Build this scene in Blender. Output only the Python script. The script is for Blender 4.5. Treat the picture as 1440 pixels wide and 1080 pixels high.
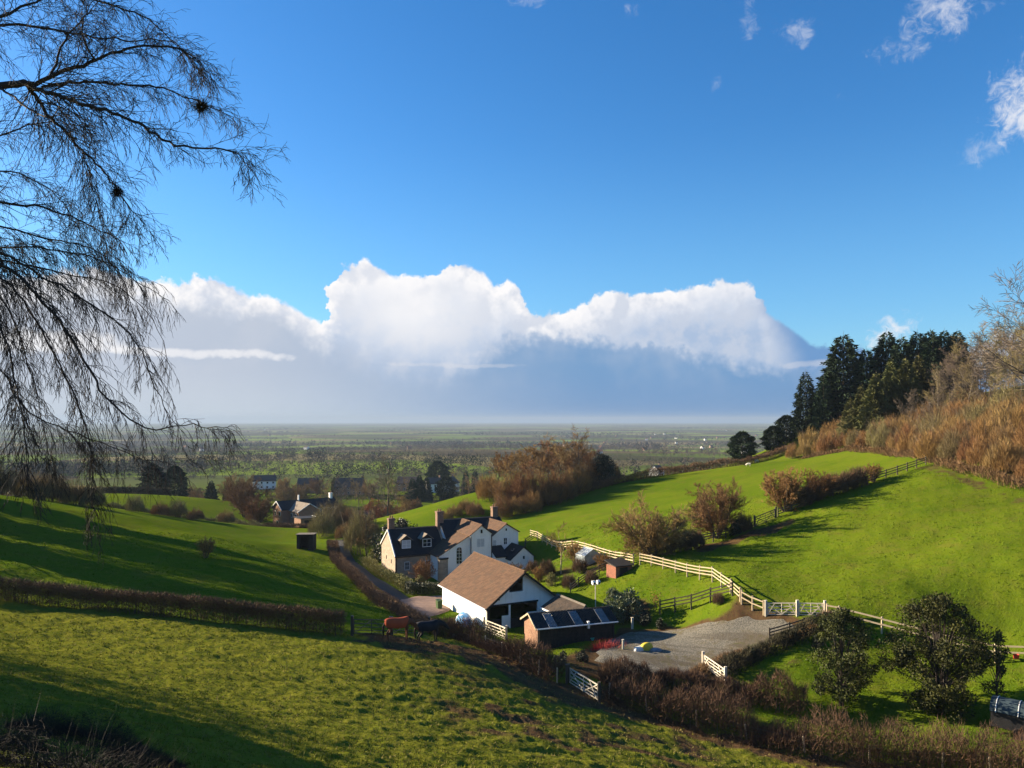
import bpy, bmesh, math, random
import numpy as np
from mathutils import Vector, Matrix

for o in list(bpy.data.objects):
    bpy.data.objects.remove(o, do_unlink=True)
SC = bpy.context.scene
COL = SC.collection
R = math.radians

# ------------------------------------------------------------------ camera
FOC, CX, HZ = 1080.0, 720.0, 590.0        # focal length and horizon row, in pixels of the 1440 x 1080 photograph
cam_data = bpy.data.cameras.new('camera')
cam_data.sensor_fit = 'HORIZONTAL'
cam_data.sensor_width = 36.0
cam_data.lens = 36.0 * FOC / 1440.0
cam_data.shift_y = (540.0 - HZ) / -1440.0
cam_data.clip_start = 0.1
cam_data.clip_end = 60000.0
cam = bpy.data.objects.new('camera', cam_data)
COL.objects.link(cam)
cam.location = (0, 0, 0)
cam.rotation_euler = (R(90), 0, 0)
SC.camera = cam

# ------------------------------------------------------------------ light
SUN_EL, SUN_TH = 17.0, 22.0               # elevation, and swing of the sun from due left towards straight ahead
sun_dir = Vector((-math.cos(R(SUN_TH)) * math.cos(R(SUN_EL)), math.sin(R(SUN_TH)) * math.cos(R(SUN_EL)), math.sin(R(SUN_EL))))
sl = bpy.data.lights.new('sun', 'SUN')
sl.energy = 5.0
sl.angle = R(0.5)
sl.color = (1.0, 0.83, 0.6)
sun = bpy.data.objects.new('sun', sl)
COL.objects.link(sun)
sun.rotation_euler = sun_dir.to_track_quat('Z', 'Y').to_euler()
sun.location = (-60, 40, 60)

SC.view_settings.view_transform = 'Standard'
SC.view_settings.look = 'None'
SC.view_settings.gamma = 1.0
SC.view_settings.use_curve_mapping = False
EXPO = 1.75
SC.view_settings.exposure = EXPO
SC.render.engine = 'CYCLES'
SC.cycles.max_bounces = 5
SC.cycles.diffuse_bounces = 2
SC.cycles.glossy_bounces = 2
SC.cycles.transparent_max_bounces = 8
SC.cycles.volume_bounces = 1
SC.cycles.use_denoising = True
SC.cycles.sample_clamp_indirect = 4.0

# ------------------------------------------------------------------ node helpers
class NT:
    def __init__(s, tree): s.t = tree
    def node(s, kind, **kw):
        n = s.t.nodes.new(kind)
        for k, v in kw.items(): setattr(n, k, v)
        return n
    def put(s, sock, v):
        if isinstance(v, E): s.t.links.new(v.s, sock)
        elif hasattr(v, 'is_output'): s.t.links.new(v, sock)
        else: sock.default_value = v
    def m(s, op, a, b=0.0, c=0.0, clamp=False):
        n = s.node('ShaderNodeMath', operation=op, use_clamp=clamp)
        s.put(n.inputs[0], a); s.put(n.inputs[1], b); s.put(n.inputs[2], c)
        return E(s, n.outputs[0])
    def sstep(s, x, a, b, lo=0.0, hi=1.0, kind='SMOOTHSTEP'):
        n = s.node('ShaderNodeMapRange', interpolation_type=kind)
        for i, v in enumerate((x, a, b, lo, hi)): s.put(n.inputs[i], v)
        return E(s, n.outputs[0])
    def mix(s, f, a, b, blend='MIX'):
        n = s.node('ShaderNodeMix', data_type='RGBA', blend_type=blend)
        s.put(n.inputs[0], f)
        for k, v in ((6, a), (7, b)):
            s.put(n.inputs[k], (*v, 1.0) if isinstance(v, tuple) and len(v) == 3 else v)
        return E(s, n.outputs[2])
    def noise(s, vec, scale, detail=4.0, rough=0.55, dist=0.0, lac=2.0, out=0):
        n = s.node('ShaderNodeTexNoise')
        if vec is not None: s.put(n.inputs['Vector'], vec)
        n.inputs['Scale'].default_value = scale; n.inputs['Detail'].default_value = detail
        n.inputs['Roughness'].default_value = rough; n.inputs['Distortion'].default_value = dist
        n.inputs['Lacunarity'].default_value = lac
        return E(s, n.outputs[out])
    def vec(s, x, y, z):
        n = s.node('ShaderNodeCombineXYZ')
        for i, v in enumerate((x, y, z)): s.put(n.inputs[i], v)
        return E(s, n.outputs[0])
    def vadd(s, a, b, op='ADD'):
        n = s.node('ShaderNodeVectorMath', operation=op)
        s.put(n.inputs[0], a); s.put(n.inputs[1], b)
        return E(s, n.outputs[0])
    def sep(s, v):
        n = s.node('ShaderNodeSeparateXYZ'); s.put(n.inputs[0], v)
        return [E(s, n.outputs[i]) for i in range(3)]
    def curve(s, x, pts, x0, x1, y0, y1):
        n = s.node('ShaderNodeFloatCurve')
        cu = n.mapping.curves[0]
        P = [((a - x0) / (x1 - x0), (b - y0) / (y1 - y0)) for a, b in pts]
        cu.points[0].location = P[0]; cu.points[1].location = P[-1]
        for p in P[1:-1]: cu.points.new(*p)
        for p in cu.points: p.handle_type = 'VECTOR'
        n.mapping.update()
        s.put(n.inputs['Value'], (x - x0) * (1.0 / (x1 - x0)))
        return E(s, n.outputs[0]) * (y1 - y0) + y0
class E:
    def __init__(s, nt, sock): s.nt, s.s = nt, sock
    def __add__(s, o): return s.nt.m('ADD', s, o)
    __radd__ = __add__
    def __sub__(s, o): return s.nt.m('SUBTRACT', s, o)
    def __rsub__(s, o): return s.nt.m('SUBTRACT', o, s)
    def __mul__(s, o): return s.nt.m('MULTIPLY', s, o)
    __rmul__ = __mul__
    def __truediv__(s, o): return s.nt.m('DIVIDE', s, o)
    def clamp(s): return s.nt.m('ADD', s, 0.0, clamp=True)

# ------------------------------------------------------------------ sky: Nishita air, a shower cloud bank on the horizon, a few scraps higher up
world = bpy.data.worlds.new('World')
SC.world = world
world.use_nodes = True
def build_world():
    t = world.node_tree
    t.nodes.clear()
    N = NT(t)
    sky = N.node('ShaderNodeTexSky', sky_type='NISHITA', sun_disc=False)
    sky.sun_elevation = R(SUN_EL)
    sky.sun_rotation = math.atan2(sun_dir.x, sun_dir.y)
    sky.altitude = 120.0; sky.air_density = 1.0; sky.dust_density = 0.35; sky.ozone_density = 3.0
    tc = N.node('ShaderNodeTexCoord')
    d = E(N, tc.outputs['Generated'])
    x, y, z = N.sep(d)
    DEG = 180 / math.pi
    az = N.m('ARCTAN2', x, y) * DEG
    el = N.m('ARCSINE', z) * DEG
    hs = N.node('ShaderNodeHueSaturation')
    N.put(hs.inputs['Color'], sky.outputs[0])
    hs.inputs['Hue'].default_value = 0.5; hs.inputs['Saturation'].default_value = SKY_SAT; hs.inputs['Value'].default_value = 1.0
    gain = 1.0 / SKY_STR
    col = N.mix(1.0, E(N, hs.outputs[0]), SKY_TINT, 'MULTIPLY')
    col = N.mix(N.sstep(el, 21.0, 5.0) * 0.30, col, tuple(v / EGAIN for v in (0.22, 0.56, 0.88)))
    def A(px): return math.degrees(math.atan((px - CX) / FOC))
    def EL(px, py): return math.degrees(math.atan((HZ - py) / FOC * math.cos(R(A(px)))))
    n_big = N.noise(d, 9.0, 3.0, 0.55)
    n_mid = N.noise(d, 26.0, 5.0, 0.6)
    n_fine = N.noise(d, 70.0, 3.0, 0.6)
    sd = (sun_dir.x * 0.012, sun_dir.y * 0.012, sun_dir.z * 0.012 + 0.012)
    n_mid_s = N.noise(N.vadd(d, sd), 26.0, 4.0, 0.6)
    relief = N.m('MULTIPLY_ADD', n_mid - n_mid_s, 5.0, 0.55, clamp=True)
    warp_x = az + (n_mid - 0.5) * 3.0 + (n_fine - 0.5) * 1.0
    edge = (n_mid - 0.5) * 3.2 + (n_fine - 0.5) * 2.2
    # tops of the cumulus bank behind
    back = [(-400, 400), (-200, 372), (0, 385), (130, 372), (200, 392), (270, 396), (300, 388), (350, 412), (395, 418), (440, 446), (455, 452), (470, 372), (520, 366),
            (560, 388), (600, 384), (640, 362), (685, 384), (700, 412), (714, 390), (732, 398), (742, 438), (790, 432), (850, 412), (930, 406), (1000, 392), (1062, 398),
            (1072, 432), (1110, 458), (1140, 480), (1190, 486), (1260, 500), (1400, 470), (1600, 430), (1900, 440)]
    bp = [(-90, 9.0), (-60, 8.5)] + [(A(p), EL(p, q)) for p, q in back] + [(62, 8.0), (90, 9.0)]
    top1 = N.curve(warp_x, bp, -90, 90, 0, 20)
    # shoulder of the nearer, shaded rain shelf
    front = [(-400, 430), (0, 425), (130, 404), (200, 410), (300, 418), (400, 432), (470, 462), (540, 492), (640, 498), (720, 462), (800, 462), (860, 472), (900, 478),
             (1000, 492), (1080, 500), (1140, 512), (1200, 488), (1300, 520), (1600, 480), (1900, 470)]
    fp = [(-90, 7.5), (-60, 7.2)] + [(A(p), EL(p, q)) for p, q in front] + [(62, 6.5), (90, 7.5)]
    top2 = N.curve(az, fp, -90, 90, 0, 20)
    t1 = top1 + edge * 0.62 - el
    t2 = top2 + edge * 0.8 + (n_big - 0.5) * 2.2 - el
    white = tuple(v / EGAIN for v in (1.02, 1.0, 1.0))
    cream = tuple(v / EGAIN for v in (0.84, 0.82, 0.83))
    shade = tuple(v / EGAIN for v in (0.42, 0.54, 0.74))
    # body of the bank: bright crown, dimming downwards, billows by relief
    dim = N.sstep(t1 + (n_big - 0.5) * 4.0 + N.sstep(az, A(800), A(1080)) * 1.6, 0.5, 5.2)
    c1 = N.mix(dim, white, shade)
    c1 = N.mix(N.m('MULTIPLY', 1.0 - relief, 0.75), c1, N.mix(0.62, cream, shade))
    # bright heart lit through from the sun side
    hx = (az - A(580)) * (1 / 6.0); hy = (el - EL(580, 440)) * (1 / 3.2)
    heart = N.m('POWER', 2.718, 0.0 - (hx * hx + hy * hy))
    c1 = N.mix(heart * 0.72, c1, white)
    c1 = N.mix(N.sstep(az + (n_big - 0.5) * 4.0 - t1 * 0.5, A(1030), A(1130)) * N.sstep(az, A(1330), A(1230)), c1, tuple(v / EGAIN for v in (0.16, 0.33, 0.62)))
    m1 = N.sstep(t1, 0.0, 0.42)
    col = N.mix(m1 * N.sstep(el, -2.0, 3.0, 0.85, 1.0), col, c1)
    # rain shelf: grey by the sun, blue away from it, paler towards the ground
    k = N.sstep(az, A(250), A(900))
    shelf = N.mix(k, tuple(v / EGAIN for v in (0.52, 0.585, 0.70)), tuple(v / EGAIN for v in (0.16, 0.335, 0.60)))
    low = N.mix(k, tuple(v / EGAIN for v in (0.60, 0.665, 0.75)), tuple(v / EGAIN for v in (0.155, 0.315, 0.58)))
    shelf = N.mix(N.sstep(el, 4.5, 0.2), shelf, low)
    shelf = N.mix(N.m('MULTIPLY', N.sstep(n_big + (n_mid - 0.5) * 0.5, 0.35, 0.75) * N.sstep(el, 0.5, 5.0), 0.22), shelf, cream)
    rim = N.sstep(t2, 0.75, 0.12) * N.sstep(n_big + (n_mid - 0.5) * 0.4, 0.46, 0.6)
    shelf = N.mix(rim * 0.8, shelf, white)
    glow = N.m('POWER', 2.718, 0.0 - ((az - A(560)) * (1 / 7.0)) * ((az - A(560)) * (1 / 7.0)))
    m2 = N.sstep(t2, -0.15, N.sstep(glow, 0.0, 1.0, 1.5, 3.4)) * 0.96
    col = N.mix(m2, col, shelf)
    # thin sunlit strips lying in front of the shelf
    def strip(px, py, w, h, amt, tone):
        c0 = EL(px, py)
        e = (el - c0 - (n_big - 0.5) * 1.2 - (n_mid - 0.5) * 0.5) * (1.0 / h)
        a = (az - A(px)) * (1.0 / w)
        q = N.sstep(e * e + N.m('POWER', a * a, 2.0) + (n_fine - 0.5) * 1.6 + (n_mid - 0.5) * 1.5, 1.0, 0.05)
        return N.m('MULTIPLY', q, amt), tone
    for px, py, w, h, amt, tone in ((280, 496, 7.0, 0.40, 0.62, white), (60, 480, 5.0, 0.9, 0.8, white), (1145, 512, 2.2, 0.30, 0.3, cream), (640, 512, 6.0, 0.18, 0.25, cream)):
        f, c = strip(px, py, w, h, amt, tone)
        col = N.mix(f, col, c)
    # scraps of fair-weather cloud in the upper sky
    n_wisp = N.noise(d, 60.0, 5.0, 0.7, 1.2)
    def puff(px, py, w, h, thr, amt):
        a = (az - A(px)) * (1.0 / w); e = (el - EL(px, py)) * (1.0 / h)
        q = (1.0 - (a * a + e * e)) * 0.9 + (n_mid - 0.5) * 2.6 + (n_big - 0.5) * 1.0 + (n_wisp - 0.5) * 2.4
        return N.sstep(q, thr, thr + 1.25) * amt
    tot = None
    for a in ((1252, 462, 2.0, 1.7, 0.30, 0.97), (1345, 8, 4.0, 1.9, 0.45, 0.62), (1432, 140, 2.4, 3.6, 0.35, 0.8), (1268, 66, 2.4, 1.4, 0.55, 0.42), (1118, 44, 2.0, 1.4, 0.55, 0.36),
              (1052, 30, 1.0, 1.9, 0.5, 0.32), (1198, 122, 1.4, 1.2, 0.6, 0.25), (1380, 208, 2.2, 1.3, 0.6, 0.32), (890, 12, 1.2, 0.8, 0.5, 0.3), (1010, 122, 0.8, 1.0, 0.5, 0.22), (820, 45, 1.2, 0.9, 0.6, 0.16), (745, 0, 1.8, 0.6, 0.5, 0.3)):
        f = puff(*a)
        tot = f if tot is None else N.m('MAXIMUM', tot, f)
    col = N.mix(tot, col, tuple(v / EGAIN for v in (0.92, 0.92, 0.95)))
    bg = N.node('ShaderNodeBackground')
    N.put(bg.inputs['Color'], col)
    bg.inputs['Strength'].default_value = SKY_STR
    out = N.node('ShaderNodeOutputWorld')
    t.links.new(bg.outputs[0], out.inputs[0])
SKY_STR = 0.06
SKY_SAT = 1.25
SKY_TINT = (0.72, 0.90, 1.04)
EGAIN = 2 ** EXPO * SKY_STR                # cloud brightness is written as it should appear; this turns it into sky units
build_world()
# ------------------------------------------------------------------ mesh helpers
def tag(o, label=None, cat=None, group=None, kind=None):
    if label: o['label'] = label
    if cat: o['category'] = cat
    if group: o['group'] = group
    if kind: o['kind'] = kind
    return o
def link(o, parent=None):
    COL.objects.link(o)
    if parent is not None: o.parent = parent
    return o
def empty(name, loc=(0, 0, 0), rz=0.0):
    o = bpy.data.objects.new(name, None)
    o.empty_display_size = 0.3
    COL.objects.link(o)
    o.location = loc; o.rotation_euler = (0, 0, rz)
    return o
def mesh_np(name, V, F, mat=None, smooth=False):
    V = np.asarray(V, dtype=np.float32); F = np.asarray(F, dtype=np.int32)
    me = bpy.data.meshes.new(name)
    n, k = F.shape
    me.vertices.add(len(V)); me.vertices.foreach_set('co', V.ravel())
    me.loops.add(n * k); me.loops.foreach_set('vertex_index', F.ravel())
    me.polygons.add(n)
    me.polygons.foreach_set('loop_start', np.arange(0, n * k, k, dtype=np.int32))
    me.polygons.foreach_set('use_smooth', np.full(n, smooth, dtype=bool))
    if mat: me.materials.append(mat)
    me.update(calc_edges=True)
    return me
def obj_np(name, V, F, mat=None, parent=None, smooth=False):
    return link(bpy.data.objects.new(name, mesh_np(name, V, F, mat, smooth)), parent)
def obj_py(name, verts, faces, mat=None, parent=None, smooth=False):
    me = bpy.data.meshes.new(name)
    me.from_pydata([tuple(v) for v in verts], [], faces)
    if smooth:
        for p in me.polygons: p.use_smooth = True
    if mat: me.materials.append(mat)
    me.update()
    return link(bpy.data.objects.new(name, me), parent)
class MB:
    """collects boxes, prisms and quads into one mesh"""
    def __init__(s): s.v, s.f = [], []
    def add(s, vs, fs):
        b = len(s.v); s.v += [tuple(v) for v in vs]; s.f += [tuple(b + i for i in f) for f in fs]; return s
    def box(s, x0, x1, y0, y1, z0, z1):
        return s.add([(x0, y0, z0), (x1, y0, z0), (x1, y1, z0), (x0, y1, z0), (x0, y0, z1), (x1, y0, z1), (x1, y1, z1), (x0, y1, z1)],
                     [(3, 2, 1, 0), (4, 5, 6, 7), (0, 1, 5, 4), (1, 2, 6, 5), (2, 3, 7, 6), (3, 0, 4, 7)])
    def prism_y(s, prof, y0, y1):
        """profile of (x, z) points pushed along y"""
        n = len(prof)
        vs = [(x, y0, z) for x, z in prof] + [(x, y1, z) for x, z in prof]
        return s.add(vs, [tuple(range(n)), tuple(range(2 * n - 1, n - 1, -1))] + [((i + 1) % n, i, n + i, n + (i + 1) % n) for i in range(n)])
    def prism_x(s, prof, x0, x1):
        """profile of (y, z) points pushed along x"""
        n = len(prof)
        vs = [(x0, y, z) for y, z in prof] + [(x1, y, z) for y, z in prof]
        return s.add(vs, [tuple(range(n - 1, -1, -1)), tuple(range(n, 2 * n))] + [(i, (i + 1) % n, n + (i + 1) % n, n + i) for i in range(n)])
    def prism_z(s, prof, z0, z1):
        n = len(prof)
        vs = [(x, y, z0) for x, y in prof] + [(x, y, z1) for x, y in prof]
        return s.add(vs, [tuple(range(n - 1, -1, -1)), tuple(range(n, 2 * n))] + [(i, (i + 1) % n, n + (i + 1) % n, n + i) for i in range(n)])
    def slab(s, a, b, c, d, t):
        """a roof slab: four corners of its upper face, thickness straight down"""
        up = [Vector(v) for v in (a, b, c, d)]
        dn = [v - Vector((0, 0, t)) for v in up]
        return s.add(up + dn, [(0, 1, 2, 3), (7, 6, 5, 4), (0, 4, 5, 1), (1, 5, 6, 2), (2, 6, 7, 3), (3, 7, 4, 0)])
    def build(s, name, mat, parent=None, smooth=False):
        o = obj_py(name, s.v, s.f, mat, parent, smooth)
        bm = bmesh.new(); bm.from_mesh(o.data)
        bmesh.ops.recalc_face_normals(bm, faces=bm.faces)
        bm.to_mesh(o.data); bm.free()
        return o

# ------------------------------------------------------------------ lie of the land
def PX(px, py, d): return ((px - CX) / FOC * d, d, (HZ - py) / FOC * d)
ctrl = [(0, 1080, 17), (0, 960, 34), (0, 905, 48), (0, 845, 62), (300, 1080, 24), (300, 970, 41), (150, 1040, 24), (720, 1080, 34), (720, 980, 50), (690, 930, 58), (500, 960, 46), (500, 1080, 29),
        (575, 905, 58.5), (490, 895, 58.5), (250, 868, 60), (825, 978, 57), (1000, 1080, 44), (911, 998, 56), (1050, 1038, 52.5), (1300, 1078, 48.5), (1440, 1085, 46),
        (1150, 962, 60), (1250, 930, 62), (1400, 905, 62), (1440, 990, 54), (1300, 980, 57), (900, 925, 66), (1050, 875, 70.5), (960, 882, 74), (850, 895, 75),
        (760, 805, 100), (830, 800, 95), (570, 847, 92), (500, 790, 125), (480, 770, 136), (450, 777, 128), (410, 744, 190), (470, 740, 180),
        (400, 800, 95), (300, 760, 110), (150, 722, 122), (0, 708, 116), (0, 780, 80), (200, 800, 82), (420, 850, 72), (520, 862, 75), (450, 790, 117), (100, 740, 108), (240, 737, 138),
        (640, 705, 172), (560, 725, 175), (690, 688, 188), (720, 728, 150), (760, 757, 121), (805, 772, 108), (850, 743, 118), (900, 700, 148), (1000, 680, 150), (1060, 652, 170), (880, 674, 178), (1110, 635, 190), (1240, 641, 138), (1150, 641, 172),
        (900, 792, 88), (1000, 815, 78), (1040, 838, 72), (1180, 866, 67), (1440, 900, 61), (1100, 800, 79), (1300, 770, 77), (1440, 790, 68), (1200, 702, 97), (1440, 702, 86), (1300, 662, 105), (1300, 850, 66), (985, 768, 93), (1075, 745, 95),
        (1440, 600, 120), (1250, 605, 165), (1130, 614, 195), (1440, 565, 160), (330, 738, 165), (280, 702, 235), (130, 690, 260)]
CP = [PX(*c) for c in ctrl]
CP += [(0, 0, -1.75), (-6, -4, 0.4), (8, -5, 0.2), (-9, 6, -2.2), (10, 8, -5.2), (-24, 20, -7.0), (-40, 12, -4.5), (-55, 45, -9.5), (-75, 70, -10.5), (-95, 110, -9.5), (-120, 60, -6), (25, 20, -13), (45, 35, -17.5), (60, 45, -16.5),
       (85, 70, -7), (110, 90, 3), (120, 150, 12), (-10, -40, 8), (50, -30, 2), (-60, -30, 8), (100, 20, -10),
       (-17, 110, -22.9), (-12, 107, -22.6), (-3, 112, -22.4), (2, 111, -21.6), (-20, 117, -22.9), (-5, 120, -21.6), (-2.6, 78.9, -21.7), (-8.2, 90, -21.75), (4.8, 82.6, -21.3), (-1, 94, -21.6), (2.3, 70.1, -21.0), (9.7, 72.3, -20.4),
       (-59.5, 199, -28.2), (-48, 212, -28.4), (-54, 196, -28.0), (-95, 160, -17), (-85, 210, -25), (-150, 220, -22), (-130, 300, -33), (-60, 300, -36), (0, 280, -35), (40, 270, -31), (80, 260, -18), (130, 270, 2), (190, 200, 12), (-200, 130, -10),
       (0, 230, -27), (50, 225, -19), (-25, 235, -32), (200, 60, 5), (-200, 30, 0), (-62, 150, -21.5), (-45, 150, -24)]
CP = np.array(CP)
def _k(r2): return np.where(r2 > 1e-9, 0.5 * r2 * np.log(np.maximum(r2, 1e-9)), 0.0)
_xy = CP[:, :2] / 100.0
_n = len(CP)
_A = _k(((_xy[:, None] - _xy[None]) ** 2).sum(-1)) + np.eye(_n) * 0.0006
_P = np.c_[np.ones(_n), _xy]
_M = np.block([[_A, _P], [_P.T, np.zeros((3, 3))]])
_W = np.linalg.solve(_M, np.r_[CP[:, 2], 0, 0, 0])
def ss(a, b, x):
    t = np.clip((x - a) / (b - a), 0, 1); return t * t * (3 - 2 * t)
def Gv(x, y):
    x = np.asarray(x, float); y = np.asarray(y, float)
    sh = x.shape; x = x.ravel(); y = y.ravel()
    z = np.empty(len(x))
    for i in range(0, len(x), 20000):
        q = np.c_[x[i:i + 20000], y[i:i + 20000]] / 100.0
        z[i:i + 20000] = _k(((q[:, None] - _xy[None]) ** 2).sum(-1)) @ _W[:_n] + _W[_n] + q @ _W[_n + 1:]
    r = np.hypot(x, y)
    w = ss(260, 430, r)
    plain = -42 + 1.5 * np.sin(x / 310 + 1) * np.sin(y / 420) - 34 * ss(450, 2600, r)
    z = np.clip(z, -60, 30) * (1 - w) + plain * w
    return z.reshape(sh)
def G(x, y): return float(Gv(np.array([x]), np.array([y]))[0])
_ds = np.exp(np.linspace(math.log(9), math.log(14000), 1400))
def hit(px, py, dmin=0.0):
    """the point of the ground that this direction meets first beyond dmin"""
    ds = _ds[_ds > dmin]
    zr = (HZ - py) / FOC * ds
    g = Gv((px - CX) / FOC * ds, ds)
    k = np.nonzero(g >= zr)[0]
    if len(k) == 0: i = len(ds) - 1; d = ds[i]
    else:
        i = k[0]
        if i == 0: d = ds[0]
        else:
            a, b = zr[i - 1] - g[i - 1], g[i] - zr[i]
            d = ds[i - 1] + (ds[i] - ds[i - 1]) * a / (a + b + 1e-9)
    x = (px - CX) / FOC * d
    return Vector((x, d, G(x, d)))
def at(px, d):
    x = (px - CX) / FOC * d
    return Vector((x, d, G(x, d)))

# value noise for hummocks
def vnoise(x, y, seed):
    rs = np.random.RandomState(seed); T = rs.rand(256, 256)
    xi = np.floor(x).astype(int); yi = np.floor(y).astype(int)
    fx = x - xi; fy = y - yi
    fx = fx * fx * (3 - 2 * fx); fy = fy * fy * (3 - 2 * fy)
    g = lambda a, b: T[a % 256, b % 256]
    return (g(xi, yi) * (1 - fx) + g(xi + 1, yi) * fx) * (1 - fy) + (g(xi, yi + 1) * (1 - fx) + g(xi + 1, yi + 1) * fx) * fy
def seg_dist(x, y, pts):
    d = np.full(x.shape, 1e9)
    for (ax, ay), (bx, by) in zip(pts[:-1], pts[1:]):
        vx, vy = bx - ax, by - ay
        t = np.clip(((x - ax) * vx + (y - ay) * vy) / (vx * vx + vy * vy + 1e-9), 0, 1)
        d = np.minimum(d, np.hypot(x - ax - t * vx, y - ay - t * vy))
    return d
def hits(L): return [hit(*p) for p in L]
def xy(L): return [(v.x, v.y) for v in L]
NEAR_EDGE = [(0, 62 - 0), (0, 0)]
# lines that several things follow
W_LEFT_HEDGE = hits([(-60, 838), (0, 843), (120, 855), (250, 868), (370, 880), (484, 893)])
W_FRONT_HEDGE_A = hits([(618, 893), (665, 905), (710, 922), (760, 945), (786, 957)])
W_FRONT_HEDGE_B = hits([(858, 978), (911, 996), (980, 1016), (1050, 1036), (1130, 1054), (1220, 1066), (1320, 1078), (1460, 1088)])
W_LANE = [at(476, 150), at(478, 136), at(490, 124), at(510, 112), at(538, 101), at(566, 93), at(590, 88)]
def near_mask(x, y):
    """1 on the rough pasture this side of the hedges"""
    hx = np.array([p.x for p in W_LEFT_HEDGE + W_FRONT_HEDGE_A + W_FRONT_HEDGE_B]); hy = np.array([p.y for p in W_LEFT_HEDGE + W_FRONT_HEDGE_A + W_FRONT_HEDGE_B])
    lim = np.interp(x, hx, hy)
    return 1 - ss(-1.0, 1.0, y - lim)
def hummock(x, y):
    nm = near_mask(x, y)
    r = np.hypot(x, y)
    # terracettes: little treads that follow the slope
    u = x * 0.92 + y * 0.38; v = -x * 0.38 + y * 0.92
    h = (vnoise(u * 0.3, v * 0.8, 7) - 0.5) * 0.14 + (vnoise(u * 0.7, v * 1.7, 1) - 0.5) * 0.10 + (vnoise(u * 1.7, v * 3.4, 2) - 0.5) * 0.10 + (vnoise(u * 4.2, v * 6.5, 3) - 0.5) * 0.09
    h2 = (vnoise(x * 0.13, y * 0.13, 14) - 0.5) * 0.5 + (vnoise(x * 0.35, y * 0.35, 4) - 0.5) * 0.22 + (vnoise(x * 1.2, y * 1.2, 5) - 0.5) * 0.09
    return h * nm * ss(2, 7, r) + h2 * (1 - nm) * (1 - ss(110, 160, r)) * ss(2, 7, r)

def build_ground(mat):
    az = np.concatenate([np.linspace(-180, -48, 40)[:-1], np.linspace(-48, -37, 30)[:-1], np.linspace(-37, 37, 560), np.linspace(37, 48, 30)[1:], np.linspace(48, 180, 40)[1:-1]])
    r = np.concatenate([np.linspace(0.6, 12, 30)[:-1], np.exp(np.linspace(math.log(12), math.log(70), 300))[:-1], np.exp(np.linspace(math.log(70), math.log(480), 150))[:-1], np.exp(np.linspace(math.log(480), math.log(16000), 50))])
    # rows are level with the picture plane in front of the camera and round behind it
    AA, RR = np.meshgrid(np.radians(az), r)
    X = RR * np.sin(AA); Y = RR * np.cos(AA)
    Z = Gv(X, Y) + hummock(X, Y) * flat_mask(X, Y)
    nr, na = X.shape
    V = np.c_[X.ravel(), Y.ravel(), Z.ravel()]
    V = np.r_[V, [[0, 0, G(0, 0)]]]
    i = np.arange(nr - 1)[:, None] * na + np.arange(na)[None]
    j = np.arange(nr - 1)[:, None] * na + (np.arange(na)[None] + 1) % na
    F = np.stack([i, j, j + na, i + na], -1).reshape(-1, 4)[:, ::-1]
    fan = np.array([[len(V) - 1, (a + 1) % na, a, a] for a in range(na)])
    me = bpy.data.meshes.new('ground')
    o = obj_np('ground', V, F, mat, None, True)
    bm = bmesh.new(); bm.from_mesh(o.data); bm.verts.ensure_lookup_table()
    for a in range(na): bm.faces.new((bm.verts[len(V) - 1], bm.verts[(a + 1) % na], bm.verts[a])).smooth = True
    bmesh.ops.recalc_face_normals(bm, faces=bm.faces)
    bm.to_mesh(o.data); bm.free()
    if o.data.polygons[0].normal.z < 0: o.data.flip_normals()
    bpy.data.meshes.remove(me)
    x, y = V[:, 0], V[:, 1]
    at_m = o.data.attributes.new('mud', 'FLOAT', 'POINT')
    at_m.data.foreach_set('value', mud(x, y).astype(np.float32))
    at_n = o.data.attributes.new('rough', 'FLOAT', 'POINT')
    at_n.data.foreach_set('value', near_mask(x, y).astype(np.float32))
    tag(o, 'rolling green pasture of the valley running out to a patchwork plain', 'ground', kind='structure')
    return o
def flat_mask(x, y):
    m = ss(1.2, 3.0, seg_dist(x, y, xy(W_LANE)))
    for poly in (W_YARD, W_DRIVE):
        c = np.mean([[p.x, p.y] for p in poly], axis=0)
        m = m * ss(0.3, 2.0, poly_out(x, y, poly))
    return m
def poly_out(x, y, poly):
    """distance outside a polygon, 0 inside"""
    pts = xy(poly) + [(poly[0].x, poly[0].y)]
    inside = np.zeros(x.shape, bool)
    for (ax, ay), (bx, by) in zip(pts[:-1], pts[1:]):
        c = ((ay > y) != (by > y)) & (x < (bx - ax) * (y - ay) / (by - ay + 1e-12) + ax)
        inside ^= c
    return np.where(inside, 0.0, seg_dist(x, y, pts))
W_YARD = hits([(842, 912), (872, 890), (960, 884), (1010, 874), (1060, 866), (1105, 869), (1128, 884), (1080, 907), (1012, 936), (960, 952), (880, 946), (838, 930)])
W_DRIVE = hits([(548, 846), (584, 838), (632, 838), (640, 856), (600, 868), (574, 866)])
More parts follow.
